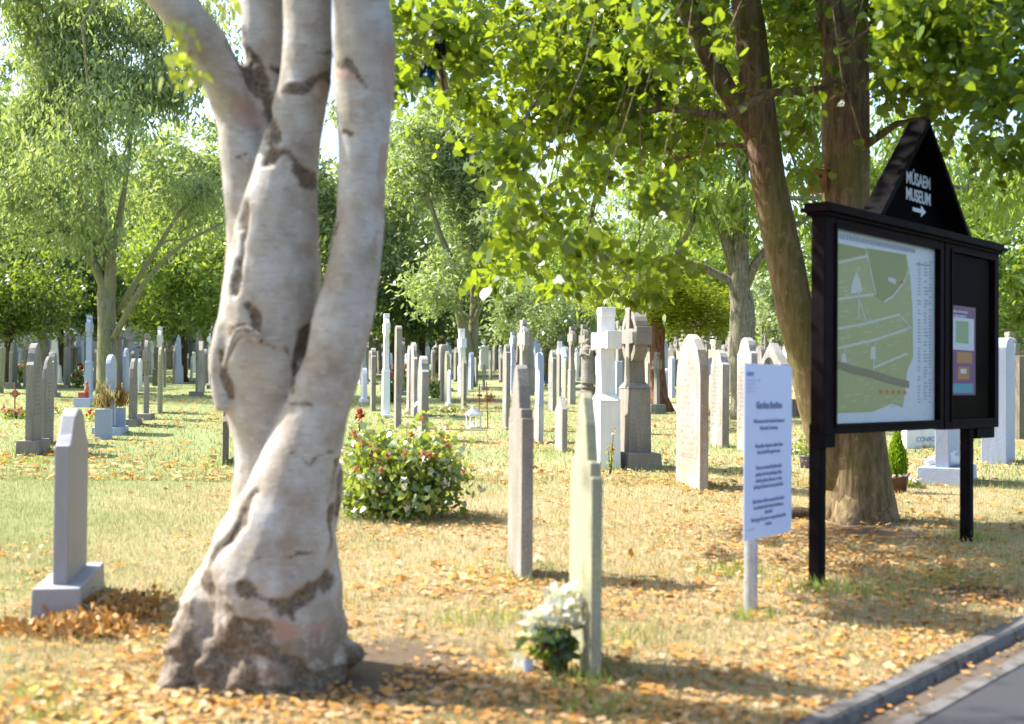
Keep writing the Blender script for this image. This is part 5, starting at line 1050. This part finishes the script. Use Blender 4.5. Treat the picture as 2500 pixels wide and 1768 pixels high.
rb = bush('rose_bush', 'large leafy rose bush with orange and white blooms between the birch and the stones', 'bush', 985, 1262, 350, 250, 'rose', 7000, (('orange', 44, .45), ('white', 34, .2), ('red', 3, .5)), (.056, .042), 3, stems=60, fs=.065)
for sx_, mat_ in ((-.52, 'red'), (-.46, 'pink')):
    pass
bush('red_flower', 'bright red flower heads standing above the left of the rose bush', 'flowers', 878, 1060, 34, 70, 'rose', 60, (('red', 9, .5), ('pink', 5, .5)), (.05, .03), 5, stems=7, fs=.07)
bush('flowering_bush', 'red flowered bush beside the pale blue celtic cross', 'bush', 190, 948, 36, 60, 'rose', 900, (('red', 12, .2),), (.07, .05), 6, stems=14, fs=.13)
bush('flowering_bush', 'bush with pink blooms behind the white celtic cross right of the birch', 'bush', 958, 985, 40, 95, 'rose', 1400, (('pink', 22, .35),), (.06, .04), 7, stems=20, fs=.13)
bush('flowering_bush', 'green bush with pink blooms right of the wide pale headstone', 'bush', 1062, 972, 44, 60, 'rose', 1100, (('pink', 9, .4), ('yellow', 6, .0)), (.07, .05), 8, stems=14, fs=.12)
bush('flowering_bush', 'bush with coral blooms behind the tall thin headstone', 'bush', 984, 955, 30, 85, 'rose', 700, (('orange', 10, .5), ('pink', 8, .3)), (.07, .05), 9, stems=12, fs=.14)
bush('flowering_bush', 'pale pink flowered bush near the grey wall at the far left', 'bush', 52, 935, 30, 55, 'rose', 700, (('pink', 6, .4),), (.09, .06), 10, stems=12, fs=.16)
bush('flowering_plant', 'tall thin yellow flowered weed in a pot in front of the white cross', 'plant', 1490, 1160, 30, 110, 'reed', 60, (('yellow', 12, .4), ('white', 3, .1)), (.03, .02), 11, stems=8, fs=.035)
for (px, py, wp, hp_, cols, lab, sd_) in [(40, 1022, 70, 26, ('pink', 'orange'), 'low bed of pink and orange flowers under the rusty iron cross', 21), (86, 1024, 30, 22, ('yellow', 'orange'), 'low yellow flowers in front of the pair of brown stones', 22), (10, 915, 26, 16, ('white', 'red'), 'bunch of white and red flowers at the far left edge', 23),
        (223, 1028, 14, 26, ('red', 'orange'), 'small bright orange and red posy left of the planters', 24), (417, 937, 12, 22, ('red', 'yellow'), 'small red flowers beside the brown pointed stone', 25), (1095, 1008, 56, 12, ('white', 'yellow'), 'scatter of white flowers on the grass left of the stakes', 26),
        (1260, 990, 14, 10, ('yellow', 'white'), 'yellow flowers by the brown shouldered stone', 27), (1333, 948, 10, 22, ('bluep',), 'blue flowers beside the two coloured stone', 28), (1450, 955, 26, 12, ('pink', 'red'), 'pink flowers at the foot of the small pale green stone', 29),
        (1515, 915, 20, 26, ('violet', 'orange', 'bluep'), 'violet and orange flowers between the two tall crosses', 30), (1400, 918, 8, 10, ('red',), 'red flowers right of the slim pale cross', 31), (1626, 965, 14, 14, ('red', 'orange'), 'red flowers at the foot of the bright white stone', 32), (1195, 975, 20, 12, ('yellow', 'pink'), 'yellow flowers in front of the blue slate stone', 33),
        (1345, 905, 30, 14, ('yellow', 'white'), 'pale yellow flowers beyond the two coloured stone', 34), (135, 1010, 20, 14, ('yellow', 'orange'), 'orange flowers on the grass right of the pair of brown stones', 35), (2224, 1190, 16, 28, ('pink', 'white'), 'small pot of pink and white flowers beside the brown pot', 36)]:
    g_ = G(px, py); s_ = g_.y / F_; root = thing('flower_bed' if wp > 24 else 'flower_bunch', lab, 'flowers', g_, 0, 'flowers on the graves'); r_ = np.random.default_rng(sd_); n_ = max(8, int(wp * 0.9)); pts = np.stack([r_.normal(size=n_) * wp * s_ * .3, r_.normal(size=n_) * .15, np.abs(r_.normal(size=n_)) * hp_ * s_ * .3 + hp_ * s_ * .35], 1)
    leaves('foliage', np.repeat(pts, 9, 0) * np.array([1, 1, .75]) + r_.normal(size=(n_ * 9, 3)) * .05, .07, .035, 'diamond', L['rose'], root)
    for k, cn in enumerate(cols): blooms('flowers', pts[k::len(cols)], .09 if py < 1000 else .07, L[cn], root)

# white artificial flowers in a dark pot against the nearest stone
g = G(1352, 1650); fb = thing('flower_pot', 'pot of large white flowers and green leaves at the foot of the mossy near stone', 'flowers', g); s_ = g.y / F_
mb = MB(); mb.lathe([(.055, -.02), (.075, .14), (.08, .15), (.07, .15), (.06, .13)], (0.01, 0.02, 0), 18); mb.build('pot', M['terra'], fb, smooth=True)
r_ = np.random.default_rng(2)
heads = [(-52, 122), (-30, 150), (-8, 128), (20, 175), (45, 165), (0, 185), (-58, 95), (-40, 108), (50, 130), (30, 140), (52, 185), (25, 200), (-12, 112)]
hp3 = np.array([((a) * s_, r_.normal() * .04 - .02, b_ * s_) for a, b_ in heads])
pts = np.repeat(hp3, 16, 0); leaves('white_flowers', pts + r_.normal(size=pts.shape) * .014, .062, .034, 'long', L['white'], fb, 'any', .2)
mb = MB()
for h_ in hp3: mb.tube([(0.01, .02, .13), (h_[0] * .5, h_[1] * .5 + .01, h_[2] * .65), tuple(h_)], [.003, .003, .002], 5)
mb.build('stalks', M['stem'], fb); q = np.stack([r_.normal(size=240) * .06, r_.normal(size=240) * .05, r_.uniform(.10, .25, 240)], 1); leaves('foliage', q, .065, .03, 'long', L['darkgreen'], fb)
for (px, py, lab) in ((1266, 1650, 'white fallen bloom lying left of the flower pot'), (1262, 1625, 'smaller white petal lying left of the flower pot'), (1318, 1378, 'white crumpled petal lying right of the tall brown near stone')):
    g_ = G(px, py); ro = leaves('fallen_bloom', np.repeat(np.array([[g_.x, g_.y, g_.z + .02]]), 9, 0) + rng.normal(size=(9, 3)) * .012, .05, .04, 'heart', L['white'], None, 'up'); tag(ro, lab, 'flower', 'white blooms lying on the ground')
g = G(1288, 1652); cd_ = thing('memorial_card', 'small pale memorial card leaning beside the white flowers', 'card', g, R(25)); mb = MB(); mb.prism([(-.02, 0), (.025, 0), (.03, .085), (-.015, .09)], -.002, .002); mb.build('card', M['plate'], cd_)

# planters with dried plants
for (x0_, x1_, yt, yb_, lab, dm) in ((229, 276, 997, 1052, 'square blue grey planter of dried pale stems, the left one', 'dry'), (281, 308, 994, 1040, 'square blue grey planter of dried orange stems, the right one', 'dryorange')):
    g_ = G((x0_ + x1_) / 2, 1072 if dm == 'dry' else 1058); s_ = g_.y / F_; w_ = (x1_ - x0_) * s_ * .8; h_ = (yb_ - yt) * s_; pl = thing('planter', lab, 'planter', (g_.x, g_.y, g_.z), math.atan2(TD.y, TD.x), 'stone planters'); mb = MB(); zb_ = .0
    mb.box(-w_ / 2, w_ / 2, -w_ / 2, w_ / 2, -.03, .12 + h_); mb.build('trough', M['blue'], pl, bevel=.006); r_ = np.random.default_rng(4); n_ = 260
    q = np.stack([r_.normal(size=n_) * w_ * .28, r_.normal(size=n_) * w_ * .28, .12 + h_ + np.abs(r_.normal(size=n_)) * .13], 1); leaves('dried_plant', q, .12, .022, 'long', L[dm], pl, 'up')
g = G(206, 994); s_ = g.y / F_; gb_ = thing('grave_box', 'pale blue stone flower box with a red lantern and an orange figure on it', 'grave box', g, R(-12)); mb = MB(); mb.box(-.24, .24, -.14, .14, -.03, 22 * s_); mb.build('box', M['blue'], gb_, bevel=.006)
mb = MB(); mb.box(-.14, .08, -.09, .09, 22 * s_ - .002, 36 * s_); mb.build('red_lantern', plain('red enamel', (0.30, 0.07, 0.06), .5), gb_, bevel=.01); mb = MB(); mb.lathe([(.05, 0), (.06, .06), (.045, .16), (.02, .18), (.035, .22), (.03, .27), (.005, .3)], (.06, 0, 36 * s_ - .01), 10); mb.build('figure', plain('orange glazed clay', (0.42, 0.12, 0.04), .4), gb_, smooth=True)

# rusty crosses and stakes
def iron(px, top, base, lab, arm=True, cat='iron cross', name='iron_cross', lean=0.0, tw=None):
    g_ = G(px, base); s_ = g_.y / F_; h_ = (base - top) * s_; r_ = thing(name, lab, cat, g_, math.atan2(TD.y, TD.x) + .9, 'rusty iron grave markers'); mb = MB(); mb.tube([(0, 0, -.1), (lean * .5, 0, h_ * .5), (lean, 0, h_)], .016 if arm else .010, 6); mb.build('upright', M['rust'], r_)
    if arm:
        mb = MB(); mb.box(-.16, .16, -.012, .012, h_ * .58 - .02, h_ * .58 + .05); mb.build('crossbar', M['rust'], r_); mb = MB(); mb.tube([(0, -.02, h_ * .6), (0, .02, h_ * .6)], .09, 16); mb.build('name_disc', M['rust'], r_)
    else:
        mb = MB(); mb.box(-.06, .06, -.02, -.008, h_ * .58, h_ * .58 + .06); mb.build('name_plate', M['rust'], r_); blooms('tied_flowers', [(0, -.03, h_ * .72), (.04, -.03, h_ * .70)], .05, L['white'], r_)
    return r_
iron(36, 934, 1003, 'rusty iron cross with a disc standing among flowers at the left'); iron(1170, 937, 1012, 'rusty thin stake with white flowers tied to it, the left of two', False, 'stake', 'iron_stake'); iron(1191, 932, 1048, 'rusty thin stake leaning slightly, the right of two', False, 'stake', 'iron_stake', .04)

# lantern on the grass
g = G(1156, 1046); s_ = g.y / F_; w_ = 36 * s_; ln = thing('lantern', 'pale metal candle lantern standing on the grass in front of the stakes', 'lantern', g, R(24)); h_ = w_ * .9; e = w_ * .36
mb = MB(); mb.box(-e, e, -e, e, 0, .03)
mb.build('base', M['lantern'], ln, bevel=.004)
for a in (-1, 1):
    for b_ in (-1, 1): mb = MB(); mb.box(a * e - .012, a * e + .012, b_ * e - .012, b_ * e + .012, .028, h_); mb.build('corner_post', M['lantern'], ln)
mb = MB(); mb.box(-e * 1.3, e * 1.3, -e * 1.3, e * 1.3, h_, h_ + .02); mb.box(-e * 1.25, e * 1.25, -e * 1.25, e * 1.25, h_ + .019, h_ + .13, e * .9, e * .9); mb.box(-e * .3, e * .3, -e * .3, e * .3, h_ + .129, h_ + .17); mb.box(-e * .42, e * .42, -e * .42, e * .42, h_ + .17, h_ + .185); mb.build('roof', M['lantern'], ln)
mb = MB(); mb.tube([(0, 0, .03), (0, 0, h_ * .5)], e * .35, 14); mb.build('candle', M['candle'], ln)
mb = MB(); mb.box(-e + .004, e - .004, -e, -e + .003, .03, h_); mb.box(-e, -e + .003, -e + .004, e - .004, .03, h_); mb.build('glass', M['glass'], ln)

# conifer in a pot, figures on the plinth, purple pot, log
g = G(2189, 1202); s_ = g.y / F_; pc = thing('potted_conifer', 'small bright green conifer in a brown pot right of the lime trunk', 'potted plant', g); mb = MB(); mb.lathe([(.10, -.02), (.125, 30 * s_), (.135, 34 * s_), (.135, 38 * s_), (.12, 38 * s_), (.11, 30 * s_)], (0, 0, 0), 20); mb.build('pot', M['terra'], pc, smooth=True); mb = MB(); mb.tube([(0, 0, .1), (0, 0, .5)], .01, 5); mb.build('stem', M['stem'], pc)
r_ = np.random.default_rng(6); n_ = 5200; zz = r_.beta(1.3, 1.9, n_); rad = .125 * np.sin(np.clip(zz * 1.05 + .18, 0, 1) ** .8 * math.pi) ** .8 * (1 - zz * .55) + .008; an = r_.uniform(0, 6.28, n_); rr = rad * r_.random(n_) ** .4
leaves('foliage', np.stack([rr * np.cos(an), rr * np.sin(an), 38 * s_ + zz * 130 * s_], 1), .05, .010, 'diamond', L['conifer'], pc, 'up'); blooms('flowers', [(-.07, -.1, 40 * s_), (.05, -.11, 42 * s_), (.0, -.12, 38 * s_)], .05, L['white'], pc)
pn = [o for o in C.objects if o.get('label', '').startswith('pale blue headstone with white figures')][0]
sb = thing('reclining_angel', 'white reclining angel ornament lying on the plinth of the pale blue headstone under the board', 'ornament', (0, 0, 0)); g_ = G(2290, 1186)
g_ = pn.location; sb.location = (g_.x - .10, g_.y - .24, g_.z + .20); sb.rotation_euler = (0, 0, R(10)); mb = MB()
mb.tube([(-.26, 0, .05), (-.18, 0, .075), (-.08, 0, .07), (.04, 0, .08), (.16, 0, .07), (.26, 0, .03)], [.045, .06, .04, .075, .06, .02], 10); mb.tube([(-.05, -.03, .09), (.02, -.05, .15), (.12, -.03, .19)], [.03, .035, .008], 8); mb.tube([(-.02, .03, .09), (.08, .05, .17), (.18, .03, .20)], [.03, .035, .008], 8); mb.tube([(.1, -.04, .05), (.18, -.06, .06), (.24, -.05, .0)], [.03, .03, .015], 8)
fo = mb.build('figure', M['white'], sb, smooth=True); m_ = fo.modifiers.new('r', 'REMESH'); m_.mode = 'VOXEL'; m_.voxel_size = 0.01; m_.use_smooth_shade = True
g = G(1966, 1143); pp = thing('potted_plant', 'purple pot with a leafy plant left of the notice board post', 'potted plant', g); mb = MB(); mb.lathe([(.06, -.02), (.08, .15), (.085, .16), (.07, .16)], (0, 0, 0), 16); mb.build('pot', M['purple'], pp, smooth=True); leaves('foliage', rng.normal(size=(260, 3)) * np.array([.10, .10, .12]) + np.array([0, 0, .32]), .06, .03, 'diamond', L['rose'], pp); mb = MB(); mb.tube([(0, 0, .1), (0.02, 0, .4)], .006, 5); mb.build('stem', M['stem'], pp)
g = G(1952, 1268); lg = MB(); lg.tube([(-.12, .05, .05), (.0, .0, .06), (.14, -.02, .05), (.25, .0, .04)], [.05, .06, .055, .045], 10); o = lg.build('log', M['bark_dark'], None, smooth=True); o.location = g; tag(o, 'short dark log lying beside the lime trunk', 'log')

# ------------------------------------------------------------------ hedge and undergrowth that close the far end
hg = np.random.default_rng(9)
for (x0_, x1_, Yd, h_, mt, lab) in ((560, 1180, 124, 3.0, 'darkgreen', 'dark hedge behind the far graves right of the birch'), (1180, 1900, 128, 3.6, 'darkgreen', 'dark hedge closing the far graves behind the tall crosses'), (1850, 2560, 104, 4.2, 'fresh', 'green hedge far behind the notice board'), (330, 600, 122, 3.4, 'darkgreen', 'dark hedge beside the stone lodge')):
    a = P(x0_, 880, Yd).x; b_ = P(x1_, 880, Yd).x; n_ = int((b_ - a) * 420); q = np.stack([hg.uniform(a, b_, n_), Yd + hg.normal(size=n_) * .8, gz(0, Yd) + np.abs(hg.random(n_)) ** .6 * h_], 1)
    q[:, 2] += np.sin(q[:, 0] * .7) * .5 + np.sin(q[:, 0] * 1.9 + 1) * .3; r_ = thing('hedge', lab, 'hedge', ((a + b_) / 2, Yd, gz(0, Yd))); q -= np.array(r_.location); leaves('foliage', q, .42, .3, 'diamond', L[mt], r_); mb = MB()
    for k in range(int((b_ - a) / 2)): xx = a + 2 * k + hg.uniform(0, 1) - r_.location.x; mb.tube([(xx, 0, -.2), (xx + .1, 0, h_ * .5), (xx, 0, h_ * .85)], [.09, .06, .03], 5)
    mb.build('stems', M['bark_dark'], r_)

# ------------------------------------------------------------------ leaf litter and grass
def frustum_pts(n_, y0, y1, p=1.0, margin=0.6, seed=1):
    r_ = np.random.default_rng(seed); yy = y0 + (y1 - y0) * r_.random(n_) ** p; xx = (r_.random(n_) * 2 - 1) * (yy * .41 + margin); return xx, yy, r_
def off_road(x, y): return ((x - K1.x) * kn.x + (y - K1.y) * kn.y) < -0.01
def nfield(x, y, s_, o_=0.0): return np.array([mnoise.noise(Vector((a * s_ + o_, b_ * s_, o_))) for a, b_ in zip(x, y)])
xx, yy, r_ = frustum_pts(84000, 4.4, 17, 1.15, seed=2)
dens = .42 + .9 * nfield(xx, yy, .9) + .5 * nfield(xx, yy, 3.1, 5) + .40 * np.clip((9.5 - yy) / 4, -1, 1) + .35 * np.clip(xx / 2, -.5, 1)
for cx_, cy_, cr_, am in ((*G(250, 1490).xy, .35, 2.0), (*G(1230, 1420).xy, .5, 1.0), (*G(1750, 1205).xy, .8, .8), (*G(1050, 1290).xy, 1.0, .7), (*G(650, 1720).xy, 1.0, .8), (*G(2080, 1360).xy, 1.0, .6), (*G(1850, 1290).xy, .8, .7)): dens += am * 1.15 * np.exp(-((xx - cx_) ** 2 + (yy - cy_) ** 2) / cr_ ** 2)
dens -= 1.1 * np.exp(-((xx - G(880, 1620).x) ** 2 + (yy - G(880, 1620).y) ** 2) / .45 ** 2)
keep = (r_.random(len(xx)) < (dens - .16) * .52) & off_road(xx, yy); xx, yy = xx[keep], yy[keep]
o = leaves('fallen_leaves', np.stack([xx, yy, SLOPE * yy + .012 + r_.random(len(xx)) * .012], 1), .042, .025, 'curl', L['litter'], None, 'flat', .45); tag(o, kind='stuff')
# heaps blown against the left stone, in the road channel, and larger thin scatter further off
r_ = np.random.default_rng(8); g1, g2 = G(255, 1515), G(170, 1548)
q = np.concatenate([np.stack([g1.x + r_.normal(size=1400) * .13, g1.y + r_.normal(size=1400) * .22, np.abs(r_.normal(size=1400)) * .032], 1), np.stack([g2.x + r_.normal(size=500) * .26, g2.y - .02 + r_.normal(size=500) * .08, np.abs(r_.normal(size=500)) * .008], 1)]); q[:, 2] += SLOPE * q[:, 1] + .01
o = leaves('leaf_heap', q, .052, .026, 'curl', L['litter'], None, 'any'); tag(o, kind='stuff')
n_ = 170; a = r_.uniform(0, 9, n_); s2 = .175 + r_.normal(size=n_) * .045; o = leaves('leaves_in_the_channel', np.stack([K1.x + kd.x * a + kn.x * s2, K1.y + kd.y * a + kn.y * s2, SLOPE * (K1.y + kd.y * a + kn.y * s2) - .035], 1), .04, .02, 'curl', L['litter'], None, 'flat'); tag(o, kind='stuff')
xx, yy, r_ = frustum_pts(9000, 15, 42, 1.3, seed=5); keep = (nfield(xx, yy, .4, 3) + .25 * r_.random(len(xx)) > .08); xx, yy = xx[keep], yy[keep]
o = leaves('scattered_leaves', np.stack([xx, yy, SLOPE * yy + .02], 1), .08, .05, 'curl', L['litter'], None, 'flat'); tag(o, kind='stuff')
xx, yy, r_ = frustum_pts(330000, 4.3, 16, 1.35, seed=3); keep = off_road(xx + .02, yy) & (np.min([np.hypot(xx - b_[0], yy - b_[1]) / b_[2] for b_ in BARE], 0) > .45 + .35 * r_.random(len(xx))); xx, yy = xx[keep], yy[keep]
o = leaves('grass', np.stack([xx, yy, SLOPE * yy - .004], 1), .036, .0045, 'blade', M['blades'], None, 'up', .45); tag(o, kind='stuff')
xx, yy, r_ = frustum_pts(90000, 15, 50, 1.2, seed=4)
o = leaves('far_grass', np.stack([xx, yy, SLOPE * yy - .004], 1), .05, .012, 'blade', M['blades'], None, 'up', .45); tag(o, kind='stuff')
# tufts at the feet of posts and stones
tf = []
for (px, py, k, w_) in ((1985, 1440, 160, .10), (2370, 1318, 200, .16), (1440, 1680, 120, .08), (1840, 1512, 120, .08), (1800, 1400, 260, .18), (2120, 1450, 220, .2), (1500, 1560, 200, .25), (2300, 1420, 240, .25), (1170, 1520, 160, .2), (60, 1700, 120, .15), (120, 1760, 90, .1), (1480, 1740, 120, .12), (560, 1140, 160, .2), (60, 1130, 240, .3)):
    g_ = G(px, py); tf.append(np.array([g_.x, g_.y, g_.z - .004]) + np.stack([rng.normal(size=k) * w_, rng.normal(size=k) * w_ * .7, np.zeros(k)], 1))
for (ax, ay, _a, _b, _t, _bs) in ALL:
    if ay < 22: tf.append(np.array([ax, ay, SLOPE * ay - .004]) + np.stack([rng.normal(size=150) * .17, rng.normal(size=150) * .36, np.zeros(150)], 1))
L['tuft'] = leafmat('green grass tufts', [(0.10, 0.18, 0.025), (0.20, 0.29, 0.05), (0.45, 0.38, 0.18)], .35, .03)
o = leaves('grass_tufts', np.concatenate(tf), .075, .008, 'blade', L['tuft'], None, 'up', .4); tag(o, kind='stuff')
